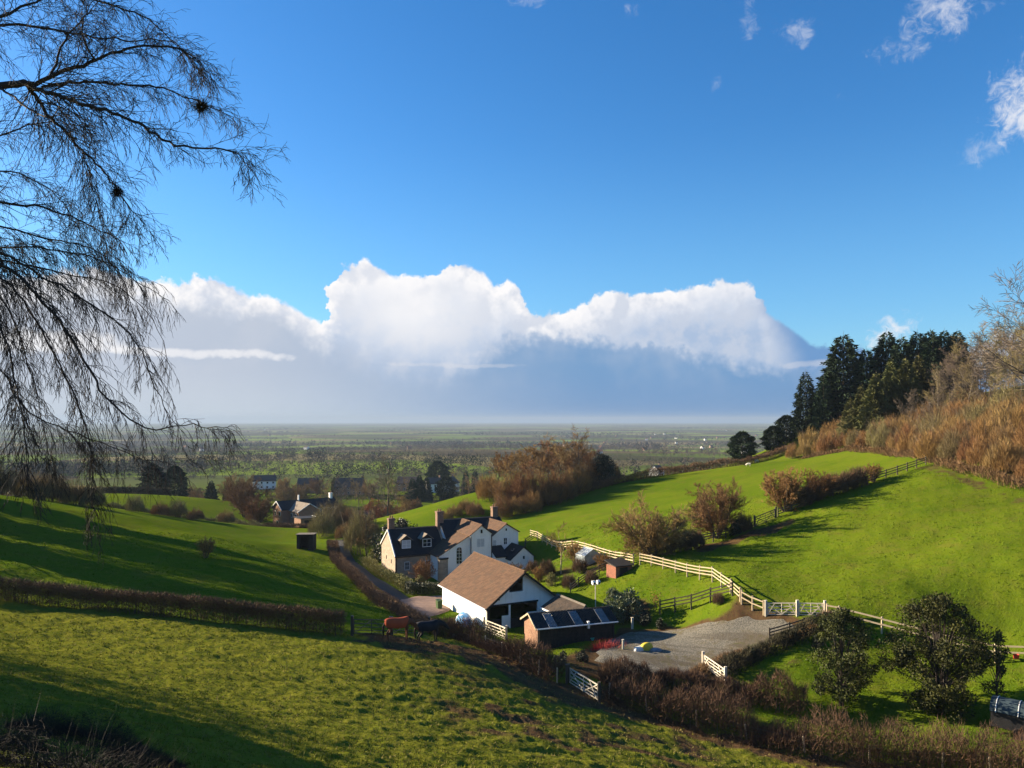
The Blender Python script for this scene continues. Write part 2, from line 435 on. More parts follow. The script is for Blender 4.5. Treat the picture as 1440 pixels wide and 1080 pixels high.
def mud(x, y):
    c = hits([(560, 903), (620, 908), (690, 925), (770, 970), (850, 990)])
    m = 1.0 - ss(1.0, 4.6, seg_dist(x, y, xy(c)) + (vnoise(x * 0.7, y * 0.7, 8) - 0.5) * 2.4)
    c = hits([(850, 990), (980, 1030), (1130, 1068), (1300, 1088)])
    m = np.maximum(m, 0.75 * (1 - ss(0.4, 2.2, seg_dist(x, y, xy(c)) + (vnoise(x * 0.8, y * 0.8, 9) - 0.5) * 2.0)))
    c = [hit(985, 770), hit(1075, 748), hit(1110, 735)]
    m = np.maximum(m, 0.9 * (1 - ss(0.3, 2.6, seg_dist(x, y, xy(c)) + (vnoise(x * 0.6, y * 0.6, 10) - 0.5) * 2.5)))
    c = [hit(1305, 655), hit(1350, 672), hit(1400, 690), hit(1460, 705)]
    m = np.maximum(m, 0.55 * (1 - ss(0.0, 2.6, seg_dist(x, y, xy(c)) + (vnoise(x * 0.9, y * 0.9, 11) - 0.5) * 3)))
    p = poly_out(x, y, W_YARD)
    m = np.maximum(m, 0.8 * (1 - ss(0.2, 1.8, p + (vnoise(x * 0.8, y * 0.8, 12) - 0.5) * 1.6)))
    # worn brown ground on the lower right of the rough pasture; first patch also paints hedge shade behind the gate
    for px, py, rad, k in ((830, 938, 6, 0.9), (800, 900, 4, 0.8), (890, 862, 5, 0.6), (780, 800, 8, 0.45), (850, 790, 6, 0.5), (590, 822, 7, 0.6), (660, 880, 5, 0.7), (1030, 855, 4, 0.5), (1000, 945, 4, 0.6), (1120, 950, 4, 0.4)):
        q = hit(px, py); m = np.maximum(m, k * (1 - ss(rad * 0.3, rad, np.hypot(x - q.x, y - q.y))) * (0.35 + 1.1 * vnoise(x * 0.6, y * 0.6, 15)))
    for px, py, rad in ((760, 1020, 14), (900, 1045, 12)):
        q = hit(px, py); m = np.maximum(m, 0.55 * (1 - ss(rad * 0.2, rad, np.hypot(x - q.x, y - q.y))) * (0.25 + 1.2 * vnoise(x * 0.9, y * 0.9, 16)))
    for L, k in (([(1090, 742), (1180, 752), (1290, 748), (1420, 770)], 0.42), ([(1085, 748), (1150, 790), (1200, 850)], 0.36), ([(300, 790), (400, 815), (480, 858)], 0.36), ([(760, 740), (860, 715), (1000, 690), (1200, 660)], 0.36)):
        c = xy(hits(L)); m = np.maximum(m, k * (1 - ss(0.15, 0.9, seg_dist(x, y, c) + (vnoise(x * 0.8, y * 0.8, 17) - 0.5) * 1.2)))
    g = hit(640, 930)
    m = np.maximum(m, 0.42 * (1 - ss(4, 16, np.hypot(x - g.x, (y - g.y) * 1.2))) * (0.4 + vnoise(x * 0.5, y * 0.5, 13)))
    return np.clip(m, 0, 1)

# ------------------------------------------------------------------ materials
def material(name, fn, rough=0.9):
    m = bpy.data.materials.new(name)
    m.use_nodes = True
    t = m.node_tree
    N = NT(t)
    bsdf = t.nodes['Principled BSDF']
    bsdf.inputs['Roughness'].default_value = rough
    bsdf.inputs['Specular IOR Level'].default_value = 0.2
    fn(N, bsdf)
    return m
def simple(name, c1, c2=None, scale=3.0, rough=0.85, bump=0.0, bscale=None, spec=0.2, rand=0.0, metal=0.0):
    def fn(N, b):
        tc = N.node('ShaderNodeTexCoord')
        v = E(N, tc.outputs['Object'])
        f = N.noise(v, scale, 5.0, 0.6)
        col = N.mix(N.sstep(f, 0.3, 0.7), c1, c2 or tuple(x * 0.75 for x in c1))
        if rand:
            oi = N.node('ShaderNodeObjectInfo')
            k = E(N, oi.outputs['Random'])
            hsv = N.node('ShaderNodeHueSaturation')
            N.put(hsv.inputs['Color'], col)
            N.put(hsv.inputs['Value'], k * (2 * rand) + (1 - rand))
            N.put(hsv.inputs['Hue'], k * 0.03 + 0.485)
            col = E(N, hsv.outputs[0])
        N.put(b.inputs['Base Color'], col)
        b.inputs['Specular IOR Level'].default_value = spec
        b.inputs['Metallic'].default_value = metal
        if bump:
            bn = N.node('ShaderNodeBump')
            bn.inputs['Strength'].default_value = 1.0; bn.inputs['Distance'].default_value = bump
            N.put(bn.inputs['Height'], N.noise(v, bscale or scale * 4, 4.0, 0.6))
            t = N.t; t.links.new(bn.outputs[0], b.inputs['Normal'])
    return material(name, fn, rough)
def grass_fn(N, b):
    geo = N.node('ShaderNodeNewGeometry')
    pos = E(N, geo.outputs['Position'])
    x, y, z = N.sep(pos)
    dist = N.m('SQRT', x * x + y * y)
    far = N.sstep(dist, 390, 620)
    a_m = N.node('ShaderNodeAttribute', attribute_name='mud'); mud_shade_v = E(N, a_m.outputs['Fac'])
    a_r = N.node('ShaderNodeAttribute', attribute_name='rough'); rv = E(N, a_r.outputs['Fac'])
    n1 = N.noise(pos, 0.09, 4.0, 0.6); n2 = N.noise(pos, 1.1, 5.0, 0.65); n3 = N.noise(pos, 7.0, 4.0, 0.7)
    # sown pasture
    lush = N.mix(N.sstep(n1 + (N.noise(pos, 0.03, 3.0) - 0.5) * 0.8, 0.38, 0.62), GRASS_A, GRASS_B)
    lush = N.mix(N.sstep(n2, 0.4, 0.75) * 0.45, lush, GRASS_C)
    lush = N.mix(N.sstep(n3, 0.45, 0.75) * 0.6, lush, tuple(v * 0.5 for v in GRASS_A))
    lush = N.mix(N.sstep(N.noise(pos, 0.35, 4.0, 0.7), 0.49, 0.68) * 0.5, lush, (0.115, 0.108, 0.02))
    lush = N.mix(N.sstep(N.noise(pos, 0.16, 5.0, 0.7), 0.50, 0.62) * 0.35, lush, (0.05, 0.088, 0.006))
    # rough hill pasture: yellower, with dead stems and bare soil between the tufts
    tuft = N.mix(N.sstep(n2, 0.35, 0.65), ROUGH_A, ROUGH_B)
    tuft = N.mix(N.sstep(n3, 0.4, 0.7) * 0.6, tuft, ROUGH_C)
    soil_f = N.sstep(n3 + (n2 - 0.5) * 0.9, 0.60, 0.74) * 0.7
    tuft = N.mix(soil_f, tuft, (0.055, 0.042, 0.020))
    col = N.mix(rv, lush, tuft)
    mc = N.mix(N.sstep(n2, 0.3, 0.7), (0.105, 0.062, 0.032), (0.06, 0.036, 0.020))
    mc = N.mix(N.sstep(n3, 0.5, 0.65) * 0.5, mc, (0.08, 0.085, 0.02))
    col = N.mix(N.sstep(mud_shade_v + (n3 - 0.5) * 0.5 + (n2 - 0.5) * 0.5, 0.35, 0.65), col, mc)
    # patchwork of far fields
    vor = N.node('ShaderNodeTexVoronoi', voronoi_dimensions='2D')
    wv = N.vadd(pos, N.vec(N.noise(pos, 0.004, 2.0) * 90.0, N.noise(pos, 0.003, 2.0) * 90.0, 0.0))
    N.put(vor.inputs['Vector'], wv); vor.inputs['Scale'].default_value = 1 / 230.0
    vor.inputs['Randomness'].default_value = 0.75
    c = N.sep(E(N, vor.outputs['Color']))
    fields = N.mix(N.sstep(c[0], 0.25, 0.30, kind='LINEAR'), (0.11, 0.082, 0.048), (0.115, 0.165, 0.03))
    fields = N.mix(N.sstep(c[0], 0.5, 0.55, kind='LINEAR'), fields, (0.165, 0.225, 0.036))
    fields = N.mix(N.sstep(c[0], 0.78, 0.82, kind='LINEAR'), fields, (0.085, 0.10, 0.042))
    fields = N.mix(N.sstep(c[1], 0.8, 0.84, kind='LINEAR'), fields, (0.22, 0.185, 0.09))
    fields = N.mix(N.noise(pos, 0.02, 3.0) * 0.4, fields, (0.06, 0.075, 0.025))
    # the wider, wooded distance
    wood = N.sstep(N.noise(pos, 0.0016, 3.0, 0.6), 0.46, 0.52) * N.sstep(dist, 450, 900)
    fields = N.mix(wood * 0.7, fields, (0.040, 0.036, 0.024))
    col = N.mix(far, col, fields)
    N.put(b.inputs['Base Color'], col)
    bn = N.node('ShaderNodeBump'); bn.inputs['Distance'].default_value = 1.0
    N.put(bn.inputs['Strength'], N.sstep(dist, 60, 250, 1.0, 0.0))
    N.put(bn.inputs['Height'], n3 * 0.05 + n2 * 0.10 + N.noise(pos, 20.0, 2.0) * 0.02)
    N.t.links.new(bn.outputs[0], b.inputs['Normal'])
    b.inputs['Specular IOR Level'].default_value = 0.0
GRASS_A, GRASS_B, GRASS_C = (0.074, 0.122, 0.006), (0.100, 0.140, 0.008), (0.142, 0.148, 0.018)
ROUGH_A, ROUGH_B, ROUGH_C = (0.135, 0.140, 0.014), (0.092, 0.115, 0.010), (0.19, 0.16, 0.036)
M_GRASS = material('pasture_grass', grass_fn, 0.95)
def gravel_fn(N, b):
    geo = N.node('ShaderNodeNewGeometry'); v = E(N, geo.outputs['Position'])
    n1 = N.noise(v, 9.0, 4.0, 0.75); n2 = N.noise(v, 0.35, 4.0, 0.6); n3 = N.noise(v, 2.5, 4.0, 0.7)
    col = N.mix(N.sstep(n1, 0.35, 0.65), (0.075, 0.070, 0.056), (0.25, 0.23, 0.18))
    col = N.mix(N.sstep(n2 + (n3 - 0.5) * 0.6, 0.46, 0.64) * 0.75, col, (0.12, 0.092, 0.05))
    col = N.mix(N.sstep(n3 + (n2 - 0.5) * 0.8, 0.60, 0.72) * 0.6, col, (0.08, 0.10, 0.02))
    gx, gy, gz = N.sep(v)
    rut = N.noise(N.vec(gx * 0.12, gy * 0.9 + gx * 0.5, 0.0), 1.0, 3.0, 0.5)
    col = N.mix(N.sstep(rut, 0.52, 0.60) * 0.5, col, (0.075, 0.062, 0.045))
    N.put(b.inputs['Base Color'], col)
    bn = N.node('ShaderNodeBump'); bn.inputs['Distance'].default_value = 0.10
    N.put(bn.inputs['Height'], n1 + n3 * 0.8); N.t.links.new(bn.outputs[0], b.inputs['Normal'])
M_GRAVEL = material('yard_gravel', gravel_fn, 0.95)
M_DRIVE = simple('driveway_gravel', (0.25, 0.165, 0.125), (0.17, 0.115, 0.09), 1.0, 0.95, 0.02, 10.0)
M_LANE = simple('lane_asphalt', (0.032, 0.032, 0.031), (0.045, 0.041, 0.036), 1.0, 0.9, 0.01, 20.0)

ground = build_ground(M_GRASS)

def draped(name, poly, mat, off=0.13, rings=16, n=160):
    P = [Vector((p.x, p.y)) for p in poly]; P.append(P[0]); acc = [0.0]
    for a, b in zip(P[:-1], P[1:]): acc.append(acc[-1] + (b - a).length)
    t = np.linspace(0, acc[-1], n, endpoint=False)
    bx = np.interp(t, acc, [p.x for p in P]); by = np.interp(t, acc, [p.y for p in P])
    cx, cy = bx.mean(), by.mean()
    for _ in range(4):
        bx = (np.roll(bx, 1) + bx * 2 + np.roll(bx, -1)) / 4; by = (np.roll(by, 1) + by * 2 + np.roll(by, -1)) / 4
    jig = 1 + (vnoise(t * 0.7, t * 0 + 2.2, 21) - 0.5) * 0.10 + (vnoise(t * 2.1, t * 0 + 5.2, 22) - 0.5) * 0.05
    bx = cx + (bx - cx) * jig; by = cy + (by - cy) * jig
    V = [(cx, cy, G(cx, cy) + off)]; F = []
    for k in range(1, rings + 1):
        f = k / rings; X = cx + (bx - cx) * f; Y = cy + (by - cy) * f
        Z = Gv(X, Y) + (off if k < rings else -0.06)
        V += list(zip(X, Y, Z))
    for i in range(n): F.append((0, 1 + i, 1 + (i + 1) % n))
    for k in range(rings - 1):
        for i in range(n): a = 1 + k * n + i; b = 1 + k * n + (i + 1) % n; F.append((a, a + n, b + n, b))
    return obj_py(name, V, F, mat, None, True)
def ribbon(name, line, width, mat, off=0.05, step=1.0):
    P = [Vector(p) for p in line]; pts = []
    for a, b in zip(P[:-1], P[1:]):
        n = max(1, int((b - a).length / step))
        pts += [a.lerp(b, i / n) for i in range(n)]
    pts.append(P[-1])
    V, F = [], []
    for i, p in enumerate(pts):
        t = pts[min(i + 2, len(pts) - 1)] - pts[max(i - 2, 0)]
        nrm = Vector((-t.y, t.x, 0)).normalized()
        for k in (-0.5, -0.25, 0, 0.25, 0.5):
            q = p + nrm * (k * width); V.append((q.x, q.y, G(q.x, q.y) + off + 0.03 * (1 - abs(k) * 2)))
    for i in range(len(pts) - 1):
        for k in range(4): a = i * 5 + k; F.append((a, a + 1, a + 6, a + 5))
    return obj_py(name, V, F, mat, None, True)
tag(draped('gravel_yard', W_YARD, M_GRAVEL), 'pale gravel yard beside the long shed', 'yard', kind='structure')
tag(draped('driveway', W_DRIVE, M_DRIVE, 0.14), 'pinkish gravel driveway by the white barn', 'driveway', kind='structure')
tag(ribbon('lane', W_LANE, 2.3, M_LANE, 0.10), 'narrow dark lane between hedge and garden', 'road', kind='structure')
# ------------------------------------------------------------------ building materials
def roof_fn(c1, c2, c3, pitch, width, bump):
    def fn(N, b):
        tc = N.node('ShaderNodeTexCoord'); v = E(N, tc.outputs['Object'])
        x, y, z = N.sep(v)
        row = z * (1.0 / pitch)
        rowi = N.m('FLOOR', row)
        saw = N.m('FRACT', row)
        col_u = (x + y) * (1.0 / width) + N.m('MULTIPLY', N.m('MODULO', rowi, 2.0), 0.5)
        wn = N.node('ShaderNodeTexWhiteNoise', noise_dimensions='2D')
        N.put(wn.inputs['Vector'], N.vec(N.m('FLOOR', col_u), rowi, 0.0))
        k = E(N, wn.outputs['Value'])
        col = N.mix(k, c1, c2)
        col = N.mix(N.sstep(N.noise(v, 1.3, 5.0, 0.65), 0.48, 0.72) * 0.7, col, c3)
        N.put(b.inputs['Base Color'], col)
        bn = N.node('ShaderNodeBump'); bn.inputs['Distance'].default_value = bump
        gap = N.sstep(N.m('ABSOLUTE', N.m('FRACT', col_u) - 0.5), 0.44, 0.5)
        N.put(bn.inputs['Height'], (1.0 - saw) * 0.8 + k * 0.25 - gap * 0.4)
        N.t.links.new(bn.outputs[0], b.inputs['Normal'])
    return fn
def brick_fn(c1, c2, mortar, w, h):
    def fn(N, b):
        tc = N.node('ShaderNodeTexCoord'); v = E(N, tc.outputs['Object'])
        x, y, z = N.sep(v)
        br = N.node('ShaderNodeTexBrick')
        N.put(br.inputs['Vector'], N.vec(x + y, z, 0.0))
        br.inputs['Color1'].default_value = (*c1, 1); br.inputs['Color2'].default_value = (*c2, 1); br.inputs['Mortar'].default_value = (*mortar, 1)
        br.inputs['Scale'].default_value = 1.0; br.inputs['Brick Width'].default_value = w; br.inputs['Row Height'].default_value = h
        br.inputs['Mortar Size'].default_value = h * 0.09
        col = N.mix(N.sstep(N.noise(v, 1.5, 5.0, 0.7), 0.4, 0.8) * 0.5, E(N, br.outputs['Color']), tuple(a * 0.6 for a in c1))
        N.put(b.inputs['Base Color'], col)
        bn = N.node('ShaderNodeBump'); bn.inputs['Distance'].default_value = 0.02
        N.put(bn.inputs['Height'], N.m('SUBTRACT', 1.0, E(N, br.outputs['Fac'])) + N.noise(v, 9.0, 3.0) * 0.5)
        N.t.links.new(bn.outputs[0], b.inputs['Normal'])
    return fn
M_TILE = material('brown_clay_tile', roof_fn((0.132, 0.073, 0.041), (0.084, 0.046, 0.027), (0.072, 0.050, 0.032), 0.20, 0.24, 0.03))
M_SLATE = material('dark_slate', roof_fn((0.016, 0.016, 0.018), (0.024, 0.023, 0.023), (0.014, 0.014, 0.013), 0.22, 0.30, 0.012), 0.7)
M_GREYTILE = material('grey_brown_tile', roof_fn((0.24, 0.195, 0.15), (0.19, 0.155, 0.12), (0.14, 0.12, 0.09), 0.25, 0.3, 0.02))
def render_fn(N, b):
    tc = N.node('ShaderNodeTexCoord'); v = E(N, tc.outputs['Object'])
    x, y, z = N.sep(v)
    streak = N.noise(N.vec(x * 3.0, y * 3.0, z * 0.35), 1.0, 5.0, 0.65)
    col = N.mix(N.sstep(streak, 0.5, 0.78) * 0.6, (0.78, 0.77, 0.73), (0.52, 0.50, 0.44))
    col = N.mix(N.sstep(N.noise(v, 0.8, 4.0, 0.6), 0.5, 0.75) * 0.3, col, (0.6, 0.58, 0.52))
    N.put(b.inputs['Base Color'], col)
    bn = N.node('ShaderNodeBump'); bn.inputs['Distance'].default_value = 0.01
    N.put(bn.inputs['Height'], N.noise(v, 12.0, 4.0)); N.t.links.new(bn.outputs[0], b.inputs['Normal'])
M_WHITE = material('white_render', render_fn, 0.9)
M_STONE = material('cottage_stone', brick_fn((0.42, 0.33, 0.24), (0.27, 0.21, 0.155), (0.36, 0.30, 0.23), 0.42, 0.2))
M_BRICK = material('orange_brick', brick_fn((0.36, 0.20, 0.125), (0.28, 0.145, 0.09), (0.30, 0.24, 0.19), 0.225, 0.075))
M_CHIM = material('chimney_brick', brick_fn((0.30, 0.19, 0.13), (0.20, 0.12, 0.085), (0.26, 0.22, 0.18), 0.225, 0.075))
M_BLACKWOOD = simple('black_stained_timber', (0.022, 0.019, 0.016), (0.035, 0.03, 0.026), 4.0, 0.8, 0.006, 20.0)
M_FRAME = simple('white_painted_frame', (0.78, 0.78, 0.76), (0.7, 0.7, 0.68), 3.0, 0.5)
def glass_fn(N, b):
    b.inputs['Base Color'].default_value = (0.015, 0.018, 0.022, 1); b.inputs['Roughness'].default_value = 0.06
    b.inputs['Specular IOR Level'].default_value = 0.6
M_GLASS = material('window_glass', glass_fn, 0.06)
M_CURTAIN = simple('net_curtain', (0.52, 0.53, 0.52), (0.42, 0.43, 0.44), 5.0, 0.6)
M_IRON = simple('black_iron', (0.02, 0.02, 0.022), None, 4.0, 0.5)
M_EARTH = simple('barn_floor', (0.09, 0.07, 0.05), (0.06, 0.05, 0.04), 1.0, 0.95)
M_POT = simple('terracotta_pot', (0.33, 0.17, 0.09), None, 5.0)

def window(parent, x, z, w, h, y, cols=2, rows=2, arch=False, fm=M_FRAME, pm=M_GLASS, fw=0.07, name='window'):
    """a window in a wall that faces local -y: frame standing proud, pane set back inside it"""
    fr = MB()
    x0, x1, z0, z1 = x - w / 2, x + w / 2, z - h / 2, z + h / 2
    top = z1 - (w / 2 if arch else 0)
    fr.box(x0, x0 + fw, y - 0.07, y + 0.02, z0 + fw, top); fr.box(x1 - fw, x1, y - 0.07, y + 0.02, z0 + fw, top)
    fr.box(x0, x1, y - 0.10, y + 0.02, z0, z0 + fw)
    prof = [(x0 + fw * 0.5, z0 + fw * 0.5), (x1 - fw * 0.5, z0 + fw * 0.5)]
    if arch:
        n = 9
        for i in range(n):
            a0, a1 = math.pi * i / n, math.pi * (i + 1) / n
            q = lambda a, r: (x + math.cos(a) * r, top + math.sin(a) * r)
            A, B, C, D = q(a0, w / 2), q(a1, w / 2), q(a1, w / 2 - fw), q(a0, w / 2 - fw)
            fr.add([(A[0], y - 0.07, A[1]), (B[0], y - 0.07, B[1]), (C[0], y - 0.07, C[1]), (D[0], y - 0.07, D[1]),
                    (A[0], y, A[1]), (B[0], y, B[1]), (C[0], y, C[1]), (D[0], y, D[1])],
                   [(0, 1, 2, 3), (0, 4, 5, 1), (2, 6, 7, 3)])
        prof += [(x + math.cos(math.pi * i / n) * (w / 2 - fw * 0.5), top + math.sin(math.pi * i / n) * (w / 2 - fw * 0.5)) for i in range(n + 1)]
    else:
        fr.box(x0, x1, y - 0.07, y + 0.02, z1 - fw, z1)
        prof += [(x1 - fw * 0.5, z1 - fw * 0.5), (x0 + fw * 0.5, z1 - fw * 0.5)]
    root = fr.build(name, fm, parent)
    pane = MB(); pane.prism_y(prof, y - 0.025, y - 0.005); pane.build('pane', pm, root)
    if cols + rows > 2:
        for i in range(1, cols):
            xx = x0 + w * i / cols; gl = MB(); gl.box(xx - 0.022, xx + 0.022, y - 0.055, y - 0.026, z0 + fw, (z1 if not arch else z1 - 0.02) - fw); gl.build('glazing_bar', fm, root)
        for i in range(1, rows):
            zz = z0 + h * i / rows
            if arch and zz > top: continue
            gl = MB(); gl.box(x0 + fw, x1 - fw, y - 0.053, y - 0.027, zz - 0.02, zz + 0.02); gl.build('glazing_bar', fm, root)
    return root
def chimney(parent, x, y, z0, z1, w, dpt, mat=M_CHIM, pots=2):
    c = MB(); c.box(x - w / 2, x + w / 2, y - dpt / 2, y + dpt / 2, z0, z1 - 0.25)
    c.box(x - w / 2 - 0.06, x + w / 2 + 0.06, y - dpt / 2 - 0.06, y + dpt / 2 + 0.06, z1 - 0.25, z1)
    o = c.build('chimney', mat, parent)
    for i in range(pots):
        p = MB(); px = x + (i - (pots - 1) / 2) * 0.34
        n = 8
        p.prism_z([(px + math.cos(6.2832 * k / n) * 0.11, y + math.sin(6.2832 * k / n) * 0.11) for k in range(n)], z1, z1 + 0.38)
        p.build('chimney_pot', M_POT, o)
    return o
def gable_wall(parent, x0, x1, y0, y1, z0, ze0, ze1, xr, zr, mat, name='wall'):
    """a solid block with its ridge along y: eaves at x0 and x1, ridge at xr"""
    return MB().prism_y([(x0, z0), (x1, z0), (x1, ze1), (xr, zr), (x0, ze0)], y0, y1).build(name, mat, parent)
def roof_y(parent, x0, x1, y0, y1, ze0, ze1, xr, zr, mat, t=0.12, over=0.22, lift=0.06, name='roof_slope'):
    """two roof slopes with the ridge along y"""
    out = []
    for xe, ze in ((x0, ze0), (x1, ze1)):
        s = (zr - ze) / (xr - xe)
        xo = xe + (over if xe > xr else -over)
        zo = zr + s * (xo - xr)
        m = MB(); m.slab((xr, y0, zr + lift + t), (xr, y1, zr + lift + t), (xo, y1, zo + lift + t), (xo, y0, zo + lift + t), t)
        out.append(m.build(name, mat, parent))
    return out
def roof_x(parent, x0, x1, y0, y1, ze0, ze1, yr, zr, mat, t=0.12, over=0.22, lift=0.06, name='roof_slope'):
    out = []
    for ye, ze in ((y0, ze0), (y1, ze1)):
        s = (zr - ze) / (yr - ye)
        yo = ye + (over if ye > yr else -over)
        zo = zr + s * (yo - yr)
        m = MB(); m.slab((x0, yr, zr + lift + t), (x1, yr, zr + lift + t), (x1, yo, zo + lift + t), (x0, yo, zo + lift + t), t)
        out.append(m.build(name, mat, parent))
    return out
def ridge_cap(parent, a, b, mat, r=0.12):
    a, b = Vector(a), Vector(b); d = (b - a).normalized(); sd = d.cross(Vector((0, 0, 1))).normalized()
    vs = []
    for p in (a, b):
        vs += [p - sd * r - Vector((0, 0, r * 0.6)), p + Vector((0, 0, r * 0.5)), p + sd * r - Vector((0, 0, r * 0.6))]
    return MB().add(vs, [(0, 1, 4, 3), (1, 2, 5, 4), (0, 2, 1), (3, 4, 5), (0, 3, 5, 2)]).build('ridge_tiles', mat, parent)

# ------------------------------------------------------------------ farmhouse
def farmhouse():
    h = empty('farmhouse', (-16.73, 110.0, -22.8), math.atan2(0.43, 0.90))
    tag(h, 'rambling farmhouse with stone cottage end, white gabled wings and three chimneys', 'house')
    # stone cottage with the dormers
    MB().prism_x([(0, -1.5), (7, -1.5), (7, 4.0), (3.5, 6.45), (0, 3.3)], 0, 8).build('stone_wall', M_STONE, h)
    roof_x(h, -0.12, 7.6, 0, 7, 3.3, 4.0, 3.5, 6.45, M_SLATE)
    v = MB()
    for sy, ze, yo in ((0, 3.3, -0.25), (7, 4.0, 7.25)):
        s = (6.45 - ze) / 3.5; zo = 6.45 - s * 3.72
        v.slab((-0.16, 3.5, 6.70), (-0.02, 3.5, 6.70), (-0.02, yo, zo + 0.22), (-0.16, yo, zo + 0.22), 0.20)
    v.build('barge_board', M_FRAME, h)
    for x, z, w, hh in ((1.75, 1.7, 0.72, 1.2), (4.9, 1.7, 0.8, 1.2)):
        window(h, x, z, w, hh, 0.0, 2, 2)
    MB().box(0.12, 0.22, -0.12, -0.02, -1.0, 3.15).build('downpipe', M_IRON, h)
    MB().box(-0.15, 5.2, -0.36, -0.24, 3.02, 3.14).build('gutter', M_IRON, h)
    for y, z in ((1.9, 2.2), (4.4, 2.4)):
        MB().box(-0.03, 0.05, y - 0.13, y + 0.13, z - 0.28, z + 0.28).build('slit_window', M_GLASS, h)
    for x in (1.85, 5.0):
        d = MB().box(x - 0.8, x + 0.8, 0.65, 3.2, 4.0, 5.35).build('dormer', M_BLACKWOOD, h)
        MB().prism_y([(x - 0.8, 5.352), (x + 0.8, 5.352), (x, 5.95)], 0.652, 3.2).build('dormer_gable', M_BLACKWOOD, d)
        roof_y(d, x - 0.8, x + 0.8, 0.42, 3.3, 5.35, 5.35, x, 5.95, M_GREYTILE if x < 3 else M_GREYTILE, 0.08, 0.2, 0.03)
        window(d, x, 4.72, 1.35, 1.18, 0.65, 2, 2, pm=M_CURTAIN if x < 3 else M_GLASS)
    chimney(h, 0.55, 3.9, 5.2, 8.2, 0.9, 0.75)
    chimney(h, 8.0, 3.5, 5.2, 8.9, 1.0, 0.9)
    chimney(h, 17.3, 3.9, 6.0, 9.1, 0.85, 0.85)
    # main block
    MB().prism_x([(0.4, -1.5), (7.6, -1.5), (7.6, 4.9), (3.6, 7.35), (0.4, 5.0)], 8.002, 18.0).build('wall', M_WHITE, h)
    roof_x(h, 7.9, 18.15, 0.4, 7.6, 5.0, 4.9, 3.6, 7.35, M_SLATE)
    # tall white wing with the long catslide
    gable_wall(h, 9.9, 13.2, -4.3, 3.4, -1.5, 6.15, 6.2, 11.6, 7.4, M_WHITE)
    roof_y(h, 9.9, 13.2, -4.5, 3.4, 6.15, 6.2, 11.6, 7.4, M_TILE)
    MB().prism_y([(5.3, -1.5), (9.898, -1.5), (9.898, 5.9), (5.3, 3.35)], -3.7, 2.6).build('wall', M_WHITE, h)
    MB().slab((9.88, -3.88, 6.08), (9.88, 2.7, 6.08), (5.0, 2.7, 3.36), (5.0, -3.88, 3.36), 0.12).build('roof_slope', M_TILE, h)
    MB().box(9.86, 9.98, -4.42, -4.31, -1.0, 6.0).build('downpipe', M_IRON, h)
    MB().box(13.12, 13.22, -4.42, -4.31, -1.0, 6.1).build('downpipe', M_IRON, h)
    window(h, 8.35, 3.3, 0.95, 2.5, -3.7, 2, 5, arch=True)
    window(h, 11.45, 5.0, 1.25, 1.3, -4.3, 2, 1, pm=M_CURTAIN)
    window(h, 11.6, 6.62, 0.26, 0.5, -4.3, 1, 1, fm=M_BLACKWOOD, fw=0.05)
    window(h, 12.2, 2.4, 1.2, 1.2, -4.3, 2, 2)
    # half-round stone bay at the foot of the catslide
    n = 10
    bay = MB().prism_z([(5.85 + math.cos(math.pi + math.pi * i / n) * 0.75, -3.702 + math.sin(math.pi + math.pi * i / n) * 0.75) for i in range(n + 1)], -1.2, 3.0).build('bay', M_STONE, h)
    MB().prism_z([(5.85 + math.cos(math.pi + math.pi * i / n) * 0.85, -3.704 + math.sin(math.pi + math.pi * i / n) * 0.85) for i in range(n + 1)], 3.002, 3.14).build('bay_roof', M_SLATE, bay)
    # second white gable
    MB().prism_y([(13.202, -1.5), (18.1, -1.5), (18.1, 6.0), (16.1, 7.2), (14.7, 6.2), (13.202, 5.1)], -3.1, 3.4).build('wall', M_WHITE, h)
    roof_y(h, 13.4, 18.1, -3.3, 3.4, 5.25, 6.0, 16.1, 7.2, M_TILE)
    window(h, 14.2, 4.55, 0.62, 1.0, -3.1, 1, 2, pm=M_CURTAIN); window(h, 15.95, 4.75, 0.62, 1.05, -3.1, 2, 2)
    window(h, 16.1, 6.45, 0.2, 0.34, -3.1, 1, 1, fm=M_BLACKWOOD, fw=0.04)
    # low black-roofed annexe
    gable_wall(h, 15.0, 18.6, -7.15, -3.102, -1.5, 2.7, 2.95, 17.0, 4.3, M_WHITE)
    roof_y(h, 15.0, 18.6, -7.3, -3.102, 2.7, 2.95, 17.0, 4.3, M_SLATE)
    window(h, 17.0, 2.9, 0.25, 0.42, -7.15, 1, 1, fm=M_BLACKWOOD, fw=0.04)
    sk = MB().slab((16.2, -6.0, 4.05), (16.2, -5.3, 4.05), (15.75, -5.3, 3.69), (15.75, -6.0, 3.69), 0.03); sk.build('roof_light', M_GLASS, h)
    MB().prism_x([(-3.104, -1.5), (-5.6, -1.5), (-5.6, 2.9), (-3.104, 4.0)], 13.204, 14.998).build('wall', M_WHITE, h)
    MB().slab((13.21, -3.11, 4.22), (15.3, -3.11, 4.22), (15.3, -5.8, 2.98), (13.21, -5.8, 2.98), 0.12).build('roof_slope', M_SLATE, h)
    ridge_cap(h, (11.6, -4.5, 7.62), (11.6, 3.0, 7.62), M_TILE); ridge_cap(h, (16.1, -3.3, 7.42), (16.1, 3.0, 7.42), M_TILE)
    ridge_cap(h, (8.6, 3.6, 7.57), (16.8, 3.6, 7.57), M_CHIM); ridge_cap(h, (1.1, 3.5, 6.67), (7.4, 3.5, 6.67), M_CHIM)
farmhouse()

